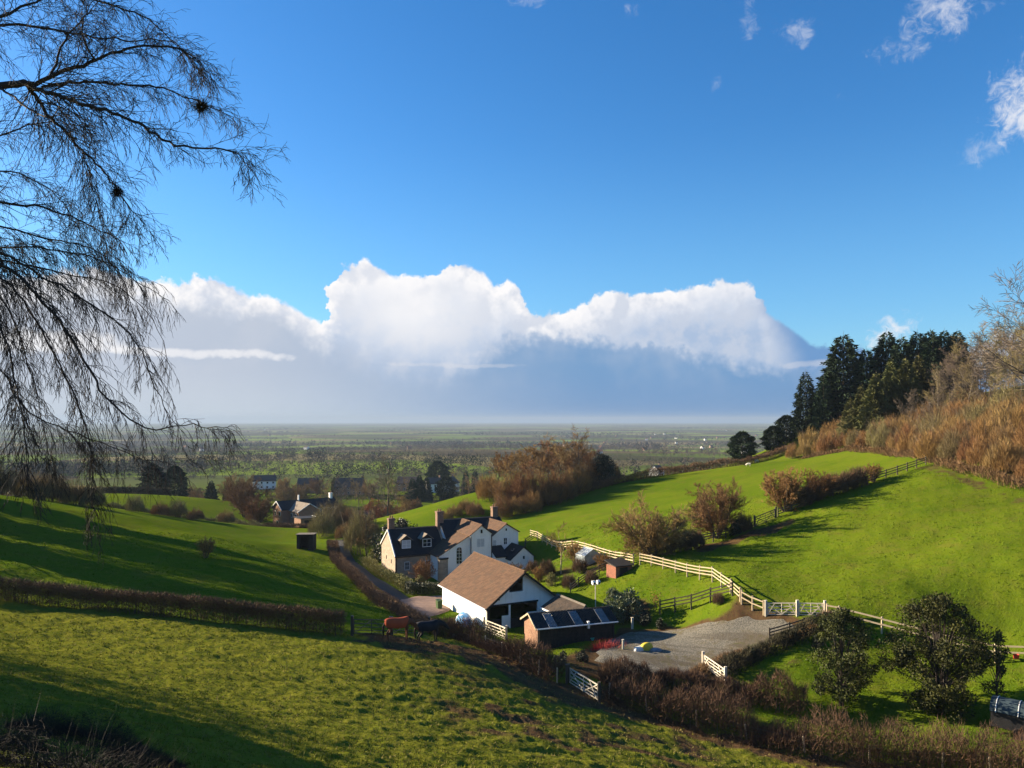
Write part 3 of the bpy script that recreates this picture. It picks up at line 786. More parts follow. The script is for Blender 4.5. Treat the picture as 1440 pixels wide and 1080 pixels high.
# ------------------------------------------------------------------ white barn
def barn():
    b = empty('barn', (-2.56, 78.9, -21.7), math.atan2(0.45, 0.89))
    tag(b, 'white barn with broad brown tiled roof and dark open front', 'barn')
    W, L, e, r = 8.25, 12.4, 2.55, 5.65
    t = 0.2
    MB().box(0, t, 0.002, L, -1.5, e - 0.05).build('side_wall', M_WHITE, b)
    MB().box(W - t, W, 0.002, L, -1.5, e - 0.05).build('side_wall', M_WHITE, b)
    MB().prism_y([(t, -1.5), (W - t, -1.5), (W - t, e), (W / 2, r - 0.05), (t, e)], L - t, L - 0.002).build('back_wall', M_WHITE, b)
    g = MB()      # front gable left open for the two bays and the loft hatch
    g.prism_y([(0.0, e - 0.02), (W, e - 0.02), (W, e), (W - 0.05, e + 0.05), (4.15, r - 0.05), (4.15, e + 1.12), (2.55, e + 1.12), (2.55, e + 1.9), (0.0, e)], 0.0, t)
    g.build('front_gable', M_WHITE, b)
    MB().box(0, 0.32, 0.0, t, -1.5, e - 0.02).build('post', M_BLACKWOOD, b)
    MB().box(2.52, 2.70, 0.0, t, -1.5, e - 0.02).build('post', M_WHITE, b)
    MB().box(5.9, W, 0.0, t, -1.5, e - 0.02).build('front_wall', M_WHITE, b)
    MB().box(4.7, 5.9, 0.004, t, -1.5, 1.35).build('half_wall', M_WHITE, b)
    MB().box(1.65, 2.5, -0.10, -0.04, 0.15, 1.35).build('panel', M_WHITE, b)
    MB().box(0.32, 2.52, 0.05, 0.12, -1.0, 1.05).build('half_door', M_BLACKWOOD, b)
    MB().box(2.70, 4.7, 0.05, 0.12, -1.0, 0.95).build('half_door', M_BLACKWOOD, b)
    MB().box(t, W - t, t, L - t, -1.2, -0.3).build('floor', M_EARTH, b)
    MB().box(0.3, 6.0, -0.02, -0.006, e - 0.16, e + 0.02).build('lintel', M_BLACKWOOD, b)
    for s in roof_y(b, 0, W, -0.55, L + 0.3, e, e, W / 2, r, M_TILE, 0.14, 0.38, 0.0): pass
    bb = MB()
    for xe, sg in ((0, -1), (W, 1)):
        s = (r - e) / (W / 2); xo = xe + sg * 0.38; zo = r - s * (W / 2 + 0.38)
        bb.slab((W / 2, -0.62, r + 0.12), (W / 2, -0.56, r + 0.12), (xo, -0.56, zo + 0.12), (xo, -0.62, zo + 0.12), 0.26)
    bb.build('barge_board', M_BLACKWOOD, b)
    ridge_cap(b, (W / 2, -0.5, r + 0.2), (W / 2, L + 0.25, r + 0.2), M_TILE, 0.16)
    gut = MB().box(-0.52, -0.40, -0.5, L + 0.2, e - 0.28, e - 0.17); gut.build('gutter', M_FRAME, b)
    MB().box(1.2, 1.4, -0.12, -0.02, e + 0.45, e + 0.7).build('wall_lamp', M_IRON, b)
barn()

# ------------------------------------------------------------------ brick house up the lane
def brick_house():
    h = empty('brick_house', (-59.5, 199.0, -28.0), math.atan2(0.65, 0.76))
    tag(h, 'orange brick house with slate roof and white upper wall beyond the lane', 'house')
    MB().prism_x([(0, -1.5), (6, -1.5), (6, 4.6), (3, 6.45), (0, 4.6)], 0, 7.0).build('brick_wall', M_BRICK, h)
    MB().prism_x([(0.002, 2.3), (5.998, 2.3), (5.998, 4.602), (3, 6.452), (0.002, 4.602)], 7.002, 16.0).build('white_wall', M_WHITE, h)
    MB().box(7.002, 15.99, 0.03, 5.97, -1.5, 2.298).build('lower_wall', M_BLACKWOOD, h)
    roof_x(h, -0.35, 16.3, 0, 6, 4.6, 4.6, 3, 6.45, M_SLATE, over=0.35)
    v = MB()
    for yo in (-0.37, 6.37):
        v.slab((-0.42, 3, 6.72), (-0.34, 3, 6.72), (-0.34, yo, 4.62), (-0.42, yo, 4.62), 0.24)
    v.build('barge_board', M_FRAME, h)
    gable_wall(h, 1.9, 7.9, -5.5, 2.0, -1.5, 4.4, 4.4, 4.9, 6.2, M_BRICK, 'brick_wall')
    roof_y(h, 1.9, 7.9, -5.75, 2.9, 4.4, 4.4, 4.9, 6.2, M_GREYTILE, over=0.4)
    bb = MB()
    for xo in (1.48, 8.32):
        bb.slab((4.9, -5.82, 6.42), (4.9, -5.76, 6.42), (xo, -5.76, 4.36), (xo, -5.82, 4.36), 0.2)
    bb.build('barge_board', M_FRAME, h)
    window(h, 11.6, 3.6, 1.6, 1.0, 0.0, 3, 1); window(h, 9.4, 3.6, 0.8, 0.9, 0.0, 1, 1)
    chimney(h, 15.2, 3.0, 5.8, 7.9, 0.7, 0.8, M_WHITE, 1)
    MB().box(5.6, 5.95, 2.6, 2.95, 5.4, 7.9).build('flue', M_FRAME, h)
    for y, z in ((1.6, 3.4), (4.3, 3.4), (3.0, 0.9)):       # windows on the sunlit end, seen edge-on
        w = MB().box(-0.05, 0.02, y - 0.55, y + 0.55, z - 0.6, z + 0.6).build('window', M_FRAME, h)
        MB().box(-0.07, -0.052, y - 0.46, y + 0.46, z - 0.5, z + 0.5).build('pane', M_GLASS, w)
    for y, z in ((-3.9, 3.2), (-1.4, 3.2)):
        w = MB().box(1.84, 1.92, y - 0.5, y + 0.5, z - 0.55, z + 0.55).build('window', M_FRAME, h)
        MB().box(1.82, 1.838, y - 0.42, y + 0.42, z - 0.46, z + 0.46).build('pane', M_GLASS, w)
brick_house()
def garage():
    p = at(423, 184)
    h = empty('garage', (p.x, p.y, p.z), math.atan2(0.65, 0.76))
    tag(h, 'low flat-roofed brick garage with white fascia below the brick house', 'garage')
    MB().box(0, 4.4, 0, 3.6, -1.5, 2.1).build('wall', M_BRICK, h)
    MB().slab((-0.2, -0.2, 2.35), (4.6, -0.2, 2.2), (4.6, 3.8, 2.3), (-0.2, 3.8, 2.5), 0.14).build('roof', M_SLATE, h)
    MB().box(4.61, 4.70, -0.2, 3.8, 2.0, 2.4).build('fascia', M_FRAME, h)
    MB().box(0.9, 3.5, -0.04, 0.02, -0.4, 1.8).build('door', M_BLACKWOOD, h)
    w = empty('garden_wall', at(398, 188), math.atan2(-0.3, 0.95))
    tag(w, 'low pinkish garden wall in front of the brick house', 'wall')
    MB().box(0, 5.5, 0, 0.25, -1.0, 0.95).build('brickwork', M_BRICK, w)
    MB().box(-0.04, 5.54, -0.05, 0.30, 0.95, 1.05).build('coping', M_WHITE, w)
garage()
def field_shelter():
    p = at(417, 128)
    h = empty('field_shelter', (p.x, p.y, G(p.x, p.y)), 0.06)
    tag(h, 'black timber field shelter open at the front, at the end of the lane hedge', 'shelter')
    bd = MB()
    wid, dep, ht = 2.75, 2.6, 2.3
    i = 0
    for k in range(10):                         # upright boards of the front, leaving the doorway
        x0 = k * wid / 10
        if 2 <= k <= 6: continue
        MB().box(x0 + 0.008, x0 + wid / 10 - 0.008, 0, 0.03 + 0.008 * (k % 2), -0.6, ht - 0.12).build('board', M_BLACKWOOD, h)
    MB().box(0, 0.05, 0.04, dep, -0.6, ht - 0.05).build('side', M_BLACKWOOD, h)
    MB().box(wid - 0.05, wid, 0.04, dep, -0.6, ht - 0.05).build('side', M_BLACKWOOD, h)
    MB().box(0.05, wid - 0.05, dep - 0.05, dep, -0.6, ht - 0.05).build('back', M_BLACKWOOD, h)
    MB().slab((-0.15, -0.25, ht + 0.1), (wid + 0.15, -0.25, ht + 0.1), (wid + 0.15, dep + 0.15, ht - 0.05), (-0.15, dep + 0.15, ht - 0.05), 0.07).build('roof', M_ASH, h)
    MB().box(0.5, 0.6, 0.0, 0.1, -0.6, ht - 0.1).build('post', M_BLACKWOOD, h)
M_ASH = simple('weathered_timber', (0.17, 0.145, 0.115), (0.11, 0.095, 0.08), 4.0, 0.9, 0.01, 20.0)
field_shelter()

# ------------------------------------------------------------------ sheds by the yard
def corr_fn(c1, c2, pitch, axis, glow=False):
    def fn(N, b):
        tc = N.node('ShaderNodeTexCoord'); v = E(N, tc.outputs['Object'])
        a = N.sep(v)[axis]
        s = N.m('SINE', a * (2 * math.pi / pitch))
        N.put(b.inputs['Base Color'], N.mix(N.sstep(N.noise(v, 1.6, 5.0, 0.65), 0.35, 0.7), c1, c2))
        bn = N.node('ShaderNodeBump'); bn.inputs['Distance'].default_value = 0.04
        N.put(bn.inputs['Height'], s)
        N.t.links.new(bn.outputs[0], b.inputs['Normal'])
    return fn
M_CORR = material('dark_corrugated_sheet', corr_fn((0.032, 0.030, 0.030), (0.05, 0.045, 0.04), 0.15, 0), 0.75)
M_CORR_BROWN = material('brown_corrugated_sheet', corr_fn((0.085, 0.062, 0.045), (0.05, 0.04, 0.032), 0.18, 1), 0.8)
M_PLASTIC = material('translucent_sheet', corr_fn((0.24, 0.25, 0.26), (0.16, 0.17, 0.18), 0.15, 0), 0.6)
def corrugated(parent, name, x0, x1, ya, za, yb, zb, mat, pitch=0.15, amp=0.03):
    n = max(4, int((x1 - x0) / pitch * 4)); V, F = [], []
    for i in range(n + 1):
        x = x0 + (x1 - x0) * i / n; dz = amp * math.sin(i / 4 * 2 * math.pi)
        V += [(x, ya, za + dz), (x, yb, zb + dz)]
    F = [(2 * i, 2 * i + 2, 2 * i + 3, 2 * i + 1) for i in range(n)]
    return obj_py(name, V, F, mat, parent)
def long_shed():
    h = empty('long_shed', (2.34, 70.1, -21.0), math.atan2(0.33, 0.94))
    tag(h, 'long low shed with dark corrugated roof, pale roof sheets and brick end', 'shed')
    L, W, e, r = 7.8, 3.5, 2.05, 2.85
    MB().prism_x([(0, -1.2), (W, -1.2), (W, e), (W / 2, r - 0.04), (0, e)], 0, 0.22).build('end_wall', M_BRICK, h)
    MB().prism_x([(0, -1.2), (W, -1.2), (W, e), (W / 2, r - 0.04), (0, e)], L - 0.2, L).build('end_wall', M_BLACKWOOD, h)
    MB().box(0.22, L - 0.2, W - 0.15, W, -1.2, e - 0.05).build('back_wall', M_BLACKWOOD, h)
    for k in range(24):
        x0 = 0.25 + k * (L - 0.5) / 24
        MB().box(x0, x0 + (L - 0.5) / 24 - 0.012, 0.0, 0.04 + 0.01 * (k % 2), -1.2, e - 0.08).build('board', M_BLACKWOOD, h)
    lights = ((1.0, 1.9), (3.6, 4.5), (6.3, 7.2))
    xs = [-0.25] + [v for p in lights for v in p] + [L + 0.25]
    s = (r - e) / (W / 2)
    for i in range(0, len(xs), 2):
        corrugated(h, 'roof_sheet', xs[i], xs[i + 1], -0.3, e - 0.3 * s + 0.08, W / 2, r + 0.08, M_CORR)
    for a, b in lights:
        corrugated(h, 'roof_light', a + 0.01, b - 0.01, -0.29, e - 0.29 * s + 0.095, W / 2 - 0.25, r - 0.25 * s + 0.095, M_PLASTIC)
        corrugated(h, 'roof_sheet', a + 0.004, b - 0.004, W / 2 - 0.25, r - 0.25 * s + 0.08, W / 2, r + 0.08, M_CORR)
    corrugated(h, 'roof_sheet', -0.25, L + 0.25, W / 2, r + 0.08, W + 0.3, e - 0.3 * s + 0.08, M_CORR)
    MB().slab((-0.32, W / 2, r + 0.14), (-0.24, W / 2, r + 0.14), (-0.24, -0.32, e - 0.06), (-0.32, -0.32, e - 0.06), 0.18).slab((-0.32, W / 2, r + 0.14), (-0.24, W / 2, r + 0.14), (-0.24, W + 0.32, e - 0.06), (-0.32, W + 0.32, e - 0.06), 0.18).build('barge_board', M_TIMBER, h)
    MB().box(-0.2, L + 0.2, -0.42, -0.31, e - 0.16, e - 0.06).build('gutter', M_FRAME, h)
    MB().box(4.9, 5.1, -0.3, -0.05, e - 0.5, e + 0.15).build('water_butt_pipe', M_FRAME, h)
M_TIMBER = simple('fence_timber', (0.50, 0.41, 0.27), (0.36, 0.29, 0.19), 3.0, 0.85, 0.006, 24.0)
long_shed()
def small_shed():
    h = empty('lean_shed', (3.4, 77.6, -20.7), math.atan2(0.45, 0.89))
    tag(h, 'small shed with brown corrugated roof between the barn and the lamp post', 'shed')
    L, W, e, r = 5.0, 3.4, 1.75, 2.65
    y0 = -4.6
    MB().prism_y([(0, -1.2), (W, -1.2), (W, e), (W / 2, r - 0.05), (0, e)], y0, y0 + L).build('wall', M_WHITE, h)
    for k in range(6):
        ya = y0 - 0.25 + k * (L + 0.5) / 6; yb = ya + (L + 0.5) / 6 - 0.01
        for sg, xe in ((-1, -0.25), (1, W + 0.25)):
            MB().slab((W / 2, ya, r + 0.06), (W / 2, yb, r + 0.06), (xe, yb, e - 0.1), (xe, ya, e - 0.1), 0.03).build('roof_sheet', M_CORR_BROWN, h)
    ridge_cap(h, (W / 2, y0 - 0.25, r + 0.14), (W / 2, y0 + L + 0.25, r + 0.14), M_ASH, 0.14)
    MB().box(-0.36, -0.26, y0 - 0.2, y0 + L + 0.2, e - 0.22, e - 0.08).build('gutter', M_FRAME, h)
small_shed()
def brick_hut():
    p = hit(866, 814)
    h = empty('brick_hut', (p.x, p.y, p.z), math.atan2(0.45, 0.89))
    tag(h, 'tiny red brick hut with black roof at the paddock corner', 'hut')
    M = material('red_brick', brick_fn((0.36, 0.14, 0.085), (0.27, 0.10, 0.06), (0.26, 0.2, 0.16), 0.225, 0.075))
    MB().box(0, 2.2, 0, 1.9, -0.8, 1.35).build('wall', M, h)
    MB().slab((-0.2, -0.25, 1.45), (2.4, -0.25, 1.45), (2.4, 2.1, 1.85), (-0.2, 2.1, 1.85), 0.1).build('roof', M_BLACKWOOD, h)
    MB().box(0.5, 1.6, -0.04, 0.02, -0.3, 1.2).build('door', M_BLACKWOOD, h)
brick_hut()
def greenhouse():
    p = hit(822, 797)
    h = empty('greenhouse', (p.x, p.y, p.z), math.atan2(0.45, 0.89))
    tag(h, 'small glazed greenhouse beside the rail fence', 'greenhouse')
    L, W, e, r = 2.2, 2.6, 1.3, 2.1
    MB().box(0, W, 0, L, -0.6, 0.25).build('base_wall', M_BRICK, h)
    fr = MB()
    for x in (0, W - 0.05): fr.box(x, x + 0.05, 0, L, e - 0.05, e)
    fr.box(W / 2 - 0.03, W / 2 + 0.03, 0, L, r - 0.03, r + 0.03)
    fr.build('frame', M_FRAME, h)
    M = simple('greenhouse_glass', (0.33, 0.38, 0.40), (0.24, 0.28, 0.30), 2.0, 0.15, spec=0.6)
    for i in range(4):
        y0 = i * L / 4 + 0.02; y1 = (i + 1) * L / 4 - 0.02
        MB().box(0.012, 0.024, y0, y1, 0.25, e - 0.05).build('pane', M, h); MB().box(W - 0.024, W - 0.012, y0, y1, 0.25, e - 0.05).build('pane', M, h)
        MB().slab((W / 2 - 0.03, y0, r), (W / 2 - 0.03, y1, r), (0, y1, e), (0, y0, e), 0.012).build('pane', M, h)
        MB().slab((W / 2 + 0.03, y0, r), (W / 2 + 0.03, y1, r), (W, y1, e), (W, y0, e), 0.012).build('pane', M, h)
        MB().slab((W / 2 - 0.03, y1, r + 0.02), (W / 2 - 0.03, y1 + 0.04, r + 0.02), (0, y1 + 0.04, e + 0.02), (0, y1, e + 0.02), 0.04).build('glazing_bar', M_FRAME, h)
    for y in (0.03, L - 0.03):
        MB().prism_y([(0.03, 0.25), (W - 0.03, 0.25), (W - 0.03, e - 0.02), (W / 2, r - 0.04), (0.03, e - 0.02)], y - 0.006, y + 0.006).build('end_pane', M, h)
greenhouse()
# ------------------------------------------------------------------ fences and gates
def unit_box(name, mat, bevel=0.06):
    bm = bmesh.new(); bmesh.ops.create_cube(bm, size=1.0)
    me = bpy.data.meshes.new(name); bm.to_mesh(me); bm.free()
    me.materials.append(mat)
    return me
M_TIMBER_D = simple('old_fence_timber', (0.10, 0.085, 0.066), (0.06, 0.05, 0.04), 3.0, 0.9, 0.006, 24.0)
M_GATE_W = simple('bleached_gate_timber', (0.66, 0.60, 0.48), (0.5, 0.44, 0.34), 3.0, 0.8)
M_GATE_M = simple('dark_steel_gate', (0.055, 0.055, 0.055), (0.08, 0.078, 0.072), 5.0, 0.5, metal=0.4)
UB = {m.name: unit_box('timber_' + m.name, m) for m in (M_TIMBER, M_TIMBER_D, M_GATE_W, M_GATE_M, M_ASH)}
def bar(parent, name, a, b, w, h, mat, up=(0, 0, 1)):
    """a straight bar from a to b (local to the parent), w thick across and h deep"""
    a, b = Vector(a), Vector(b)
    x = (b - a); L = x.length; x.normalize()
    u = Vector(up)
    if abs(x.dot(u)) > 0.95: u = Vector((0, 1, 0))
    y = u.cross(x).normalized(); z = x.cross(y)
    o = bpy.data.objects.new(name, UB[mat.name])
    M = Matrix((x * L, y * w, z * h)).transposed().to_4x4(); M.translation = (a + b) / 2
    COL.objects.link(o); o.parent = parent; o.matrix_local = M
    return o
rf = random.Random(5)
def resample(line, step):
    P = [Vector(p) for p in line]; out = []
    for i, (a, b) in enumerate(zip(P[:-1], P[1:])):
        L = Vector((b.x - a.x, b.y - a.y)).length; n = max(1, round(L / step))
        out += [a.lerp(b, k / n) for k in range(n)]
    out.append(P[-1])
    return [Vector((p.x, p.y, G(p.x, p.y))) for p in out]
def fence(name, line, label, mat=M_TIMBER, step=2.0, height=1.2, rails=3, postw=0.12, cat='fence', group=None, railh=0.11, side=1):
    P = resample(line, step)
    root = empty(name, P[0])
    tag(root, label, cat, group)
    T = [p - P[0] for p in P]
    for p in T:
        lean = Vector((rf.uniform(-0.03, 0.03), rf.uniform(-0.03, 0.03), 0))
        bar(root, 'post', p + Vector((0, 0, -0.4)), p + lean + Vector((0, 0, height + 0.08)), postw, postw, mat)
    for a, b in zip(T[:-1], T[1:]):
        t = (b - a); nrm = Vector((t.y, -t.x, 0)).normalized() * (postw / 2 + 0.02) * side
        for k in range(rails):
            z = height * (0.94 - k * (0.80 / max(1, rails)))
            j = rf.uniform(-0.02, 0.02)
            bar(root, 'rail', a + nrm + Vector((0, 0, z + j)), b + nrm + Vector((0, 0, z + rf.uniform(-0.02, 0.02))), 0.04, railh, mat)
    return root
def gate(name, a, b, label, mat, height=1.15, bars=5, brace='x', group=None, posts=True, pm=None, bw=0.085):
    a, b = Vector(a), Vector(b)
    root = empty(name, a); tag(root, label, 'gate', group)
    d = b - a; up = Vector((0, 0, 1)); L = d.length; u = d.normalized()
    if posts:
        for p in (Vector((0, 0, 0)) - u * 0.12, d + u * 0.12):
            bar(root, 'gate_post', p + up * -0.4, p + up * (height + 0.28), 0.19, 0.19, pm or mat)
    for p in (u * 0.05, d - u * 0.05): bar(root, 'stile', p + up * 0.1, p + up * (height + 0.06), 0.06, bw, mat)
    bar(root, 'stile', d * 0.5 + up * 0.1, d * 0.5 + up * height, 0.05, bw * 0.8, mat)
    for k in range(bars):
        z = 0.14 + (height - 0.14) * (k / (bars - 1)) ** 1.15
        bar(root, 'gate_bar', u * 0.05 + up * z, d - u * 0.05 + up * z, 0.035, bw * (1.2 if k == bars - 1 else 0.9), mat)
    n = Vector((u.y, -u.x, 0)) * 0.04
    if brace == 'x':
        for q in ((0.02, 0.5), (0.98, 0.5)):
            bar(root, 'brace', d * q[0] + up * (height - 0.02) + n, d * q[1] + up * 0.14 + n, 0.03, bw * 0.8, mat)
            bar(root, 'brace', d * q[0] + up * 0.16 + n * 1.8, d * (q[0] * 0.5 + q[1] * 0.5) + up * height + n * 1.8, 0.03, bw * 0.8, mat)
    elif brace == 'v':
        bar(root, 'brace', d * 0.02 + up * 0.14 + n, d * 0.5 + up * height + n, 0.03, bw * 0.8, mat)
        bar(root, 'brace', d * 0.98 + up * 0.14 + n, d * 0.5 + up * height + n, 0.03, bw * 0.8, mat)
    return root
# pale rail fence along the foot of the big field
fence('rail_fence', [at(746, 123.5), at(756, 121), at(805, 108), at(850, 97.5), at(891, 88.5)], 'pale post and rail fence from behind the white farmhouse to the brick hut', height=1.25)
fence('rail_fence', [at(755, 121.3), at(739, 119.5), at(738, 115)], 'short dark turn of rail fence behind the white annexe', M_TIMBER_D, height=1.2)
fence('rail_fence', [at(900, 88), at(950, 83), at(1002, 78)], 'pale rail fence below the round bare tree, above the small paddock', height=1.25)
fence('rail_fence', [at(1002, 78), at(1041, 72)], 'pale rail fence section dropping steeply towards the gravel yard', step=1.8, height=1.3)
fence('rail_fence', [at(1043, 71.7), at(1074, 70)], 'short pale rail fence section with sloping strut beside the yard gate', step=1.4, height=1.3, rails=2)
gate('field_gate', at(1079, 69.8), at(1120, 68.6), 'pale five-bar gate above the gravel yard, next to the sloping strut', M_GATE_W, group=None)
gate('field_gate', at(1123, 68.5), at(1158, 67.5), 'pale five-bar gate partly hidden by a twiggy bush at the yard corner', M_GATE_W)
fence('rail_fence', [at(1163, 67.2), at(1180, 66.6), at(1240, 64.6), at(1320, 62.2), at(1400, 60), at(1480, 58)], 'two-rail fence running behind the dark evergreen trees', rails=2, step=2.9, height=1.2, railh=0.13)
# paddock and yard fences in old dark timber
fence('rail_fence', hits([(928, 862), (949, 858), (972, 854), (999, 845), (1030, 838)]), 'dark old rail fence between small paddock and gravel yard', M_TIMBER_D, step=1.8, height=1.25)
fence('rail_fence', [at(802, 88), at(825, 90), at(860, 91), at(885, 90)], 'dark rail fence beside the greenhouse and garden shrubs', M_TIMBER_D, step=1.6, height=1.1)
fence('rail_fence', hits([(1082, 900), (1110, 892), (1150, 880), (1178, 872)]), 'dark low fence above the overgrown bank at the yard edge', M_TIMBER_D, step=1.5, height=1.0)
# fence up the hill beside the bare trees
fence('rail_fence', [at(905, 89.5), at(940, 91), at(985, 94), at(1055, 96.5)], 'dark rail fence under the two round bare trees', M_TIMBER_D, step=2.0, height=1.15)
gate('field_gate', at(1062, 97), at(1090, 98.2), 'weathered wooden gate between the bare trees on the hill fence', M_TIMBER_D, height=1.25)
fence('rail_fence', [at(1094, 98.4), at(1150, 100.5), at(1212, 103), at(1262, 106), at(1302, 109)], 'dark rail fence climbing the hill to the brown scrub', M_TIMBER_D, step=2.1, height=1.2)
# gates near the horses and the barn
gate('metal_gate', hit(497, 893) , hit(547, 893), 'dark metal gate at the end of the clipped field hedge', M_GATE_M, height=1.2, brace='v', bw=0.05)
gate('metal_gate', hit(552, 893), hit(603, 891), 'dark metal gate behind the two horses', M_GATE_M, height=1.2, brace='v', bw=0.05)
gate('field_gate', (-2.75, 79.0 - 1.2, -21.55), (-0.6, 74.2, -21.4), 'white five-bar gate in front of the open barn', M_GATE_W, height=1.25)
gate('field_gate', at(801, 58.6), at(841, 55.9), 'white timber gate in the scruffy hedge, open pasture before it', M_GATE_W, height=1.2, pm=M_TIMBER_D)
gate('field_gate', at(990, 64.2), at(1019, 61.5), 'short white gate at the edge of the brown bank', M_GATE_W, height=1.05)
# hedge-side wire fence with leaning stakes
def stake_fence(line, label, step):
    P = resample(line, step); root = empty('wire_fence', P[0]); tag(root, label, 'fence')
    T = [p - P[0] for p in P]; tops = []
    for p in T:
        ln = Vector((rf.uniform(-0.18, 0.18), rf.uniform(-0.08, 0.08), 0))
        bar(root, 'stake', p + Vector((0, 0, -0.3)), p + ln + Vector((0, 0, 1.15)), 0.1, 0.1, M_TIMBER)
        tops.append(ln)
    for i in range(len(T) - 1):
        for k in range(4):
            z = 0.25 + k * 0.26
            bar(root, 'wire', T[i] + tops[i] * (z / 1.15) + Vector((0, -0.06, z)), T[i + 1] + tops[i + 1] * (z / 1.15) + Vector((0, -0.06, z)), 0.012, 0.012, M_GATE_M)
def shift(line, dx, dy): return [Vector((p.x + dx, p.y + dy, 0)) for p in line]
stake_fence(shift(W_FRONT_HEDGE_B, -0.2, -0.75), 'leaning stakes and wire along the scruffy brown hedge', 3.0)
stake_fence(shift(W_FRONT_HEDGE_A, -0.2, -0.8), 'stakes and wire beside the hedge near the horses', 2.6)
# ------------------------------------------------------------------ plant builders
def tubes(S, sides=3):
    """segments (x0,y0,z0,x1,y1,z1,r0,r1) to open tubes"""
    S = np.asarray(S, float); a, b = S[:, :3], S[:, 3:6]; r0, r1 = S[:, 6:7], S[:, 7:8]
    d = b - a; d /= np.linalg.norm(d, axis=1, keepdims=True) + 1e-9
    ref = np.where(np.abs(d[:, 2:3]) > 0.9, [[1.0, 0, 0]], [[0, 0, 1.0]])
    u = np.cross(d, ref); u /= np.linalg.norm(u, axis=1, keepdims=True) + 1e-9
    v = np.cross(d, u)
    rings = []
    for p, r in ((a - d * r0 * 0.3, r0), (b + d * r1 * 0.3, r1)):
        for k in range(sides):
            t = 2 * math.pi * k / sides
            rings.append(p + (u * math.cos(t) + v * math.sin(t)) * r)
    V = np.stack(rings, 1).reshape(-1, 3)
    n = len(S); base = np.arange(n)[:, None] * 2 * sides
    F = np.concatenate([base + np.array([[k, (k + 1) % sides, sides + (k + 1) % sides, sides + k]]) for k in range(sides)], 0)
    return V, F
def blades(C, D, L, W, rs, fold=0.0):
    """thin triangles: centre of the foot, direction, length, width"""
    C = np.asarray(C, float); D = D / (np.linalg.norm(D, axis=1, keepdims=True) + 1e-9)
    n = len(C); s = np.cross(D, rs.normal(size=(n, 3))); s /= np.linalg.norm(s, axis=1, keepdims=True) + 1e-9
    L = np.broadcast_to(np.asarray(L, float).reshape(-1, 1), (n, 1)); W = np.broadcast_to(np.asarray(W, float).reshape(-1, 1), (n, 1))
    V = np.stack([C - s * W / 2, C + s * W / 2, C + D * L], 1).reshape(-1, 3)
    return V, np.arange(n * 3).reshape(-1, 3)
def leaves(C, D, L, W, rs):
    """leaf-shaped quads"""
    D = D / (np.linalg.norm(D, axis=1, keepdims=True) + 1e-9); n = len(C)
    s = np.cross(D, rs.normal(size=(n, 3))); s /= np.linalg.norm(s, axis=1, keepdims=True) + 1e-9
    L = np.asarray(L, float).reshape(-1, 1); W = np.asarray(W, float).reshape(-1, 1)
    V = np.stack([C, C + D * L * 0.45 + s * W / 2, C + D * L, C + D * L * 0.45 - s * W / 2], 1).reshape(-1, 3)
    return V, np.arange(n * 4).reshape(-1, 4)
def _norm(x, y, z):
    l = math.sqrt(x * x + y * y + z * z) + 1e-9
    return x / l, y / l, z / l
def grow(rng, p, d, L, r, lv, cfg, out):
    """one branch and everything on it; cfg per level: segs, wob, trop, kids, start, ang, ratio, rr, taper"""
    c = cfg[lv]; n = c['segs']; st = L / n
    px, py, pz = p; dx, dy, dz = d; rc = r
    for i in range(n):
        w = c['wob']
        dx, dy, dz = _norm(dx + rng.gauss(0, w), dy + rng.gauss(0, w), dz + rng.gauss(0, w) + c['trop'])
        qx, qy, qz = px + dx * st, py + dy * st, pz + dz * st
        t = (i + 1) / n
        r1 = r * (1 - t * (1 - c['taper']))
        out[lv].append((px, py, pz, qx, qy, qz, rc, r1))
        if lv + 1 < len(cfg) and t > c['start']:
            k = c['kids'] / n; k = int(k) + (rng.random() < k - int(k))
            for _ in range(k):
                f = rng.random()
                a = math.radians(c['ang'] * rng.uniform(0.7, 1.25)); az = rng.uniform(0, 2 * math.pi)
                # a vector square to the branch
                if abs(dz) < 0.9: ux, uy, uz = _norm(dy, -dx, 0)
                else: ux, uy, uz = 1, 0, 0
                vx, vy, vz = dy * uz - dz * uy, dz * ux - dx * uz, dx * uy - dy * ux
                ca, sa = math.cos(a), math.sin(a); cz, sz = math.cos(az), math.sin(az)
                e = _norm(dx * ca + (ux * cz + vx * sz) * sa, dy * ca + (uy * cz + vy * sz) * sa, dz * ca + (uz * cz + vz * sz) * sa)
                grow(rng, (px + (qx - px) * f, py + (qy - py) * f, pz + (qz - pz) * f), e, L * c['ratio'] * rng.uniform(0.65, 1.2) * (1.15 - 0.45 * t), max(r1 * c['rr'], 0.004), lv + 1, cfg, out)
        px, py, pz, rc = qx, qy, qz, r1
def C(segs, wob, trop, kids=0, start=0.3, ang=45, ratio=0.6, rr=0.6, taper=0.4):
    return dict(segs=segs, wob=wob, trop=trop, kids=kids, start=start, ang=ang, ratio=ratio, rr=rr, taper=taper)
M_BARK = simple('grey_brown_bark', (0.12, 0.092, 0.068), (0.075, 0.058, 0.045), 3.0, 0.9, 0.02, 12.0)
M_BARK_PALE = simple('pale_bark', (0.34, 0.28, 0.20), (0.22, 0.18, 0.13), 3.0, 0.9, 0.02, 12.0)
M_BARK_DARK = simple('dark_birch_bark', (0.035, 0.028, 0.024), (0.05, 0.04, 0.035), 3.0, 0.9, 0.01, 12.0)
M_TWIG = simple('brown_twigs', (0.25, 0.155, 0.06), (0.17, 0.108, 0.046), 0.5, 0.9, rand=0.18)
M_TWIG_RED = simple('russet_twigs', (0.25, 0.138, 0.05), (0.175, 0.10, 0.04), 0.4, 0.9, rand=0.15)
M_TWIG_GREY = simple('grey_twigs', (0.15, 0.115, 0.085), (0.10, 0.08, 0.062), 0.5, 0.9, rand=0.2)
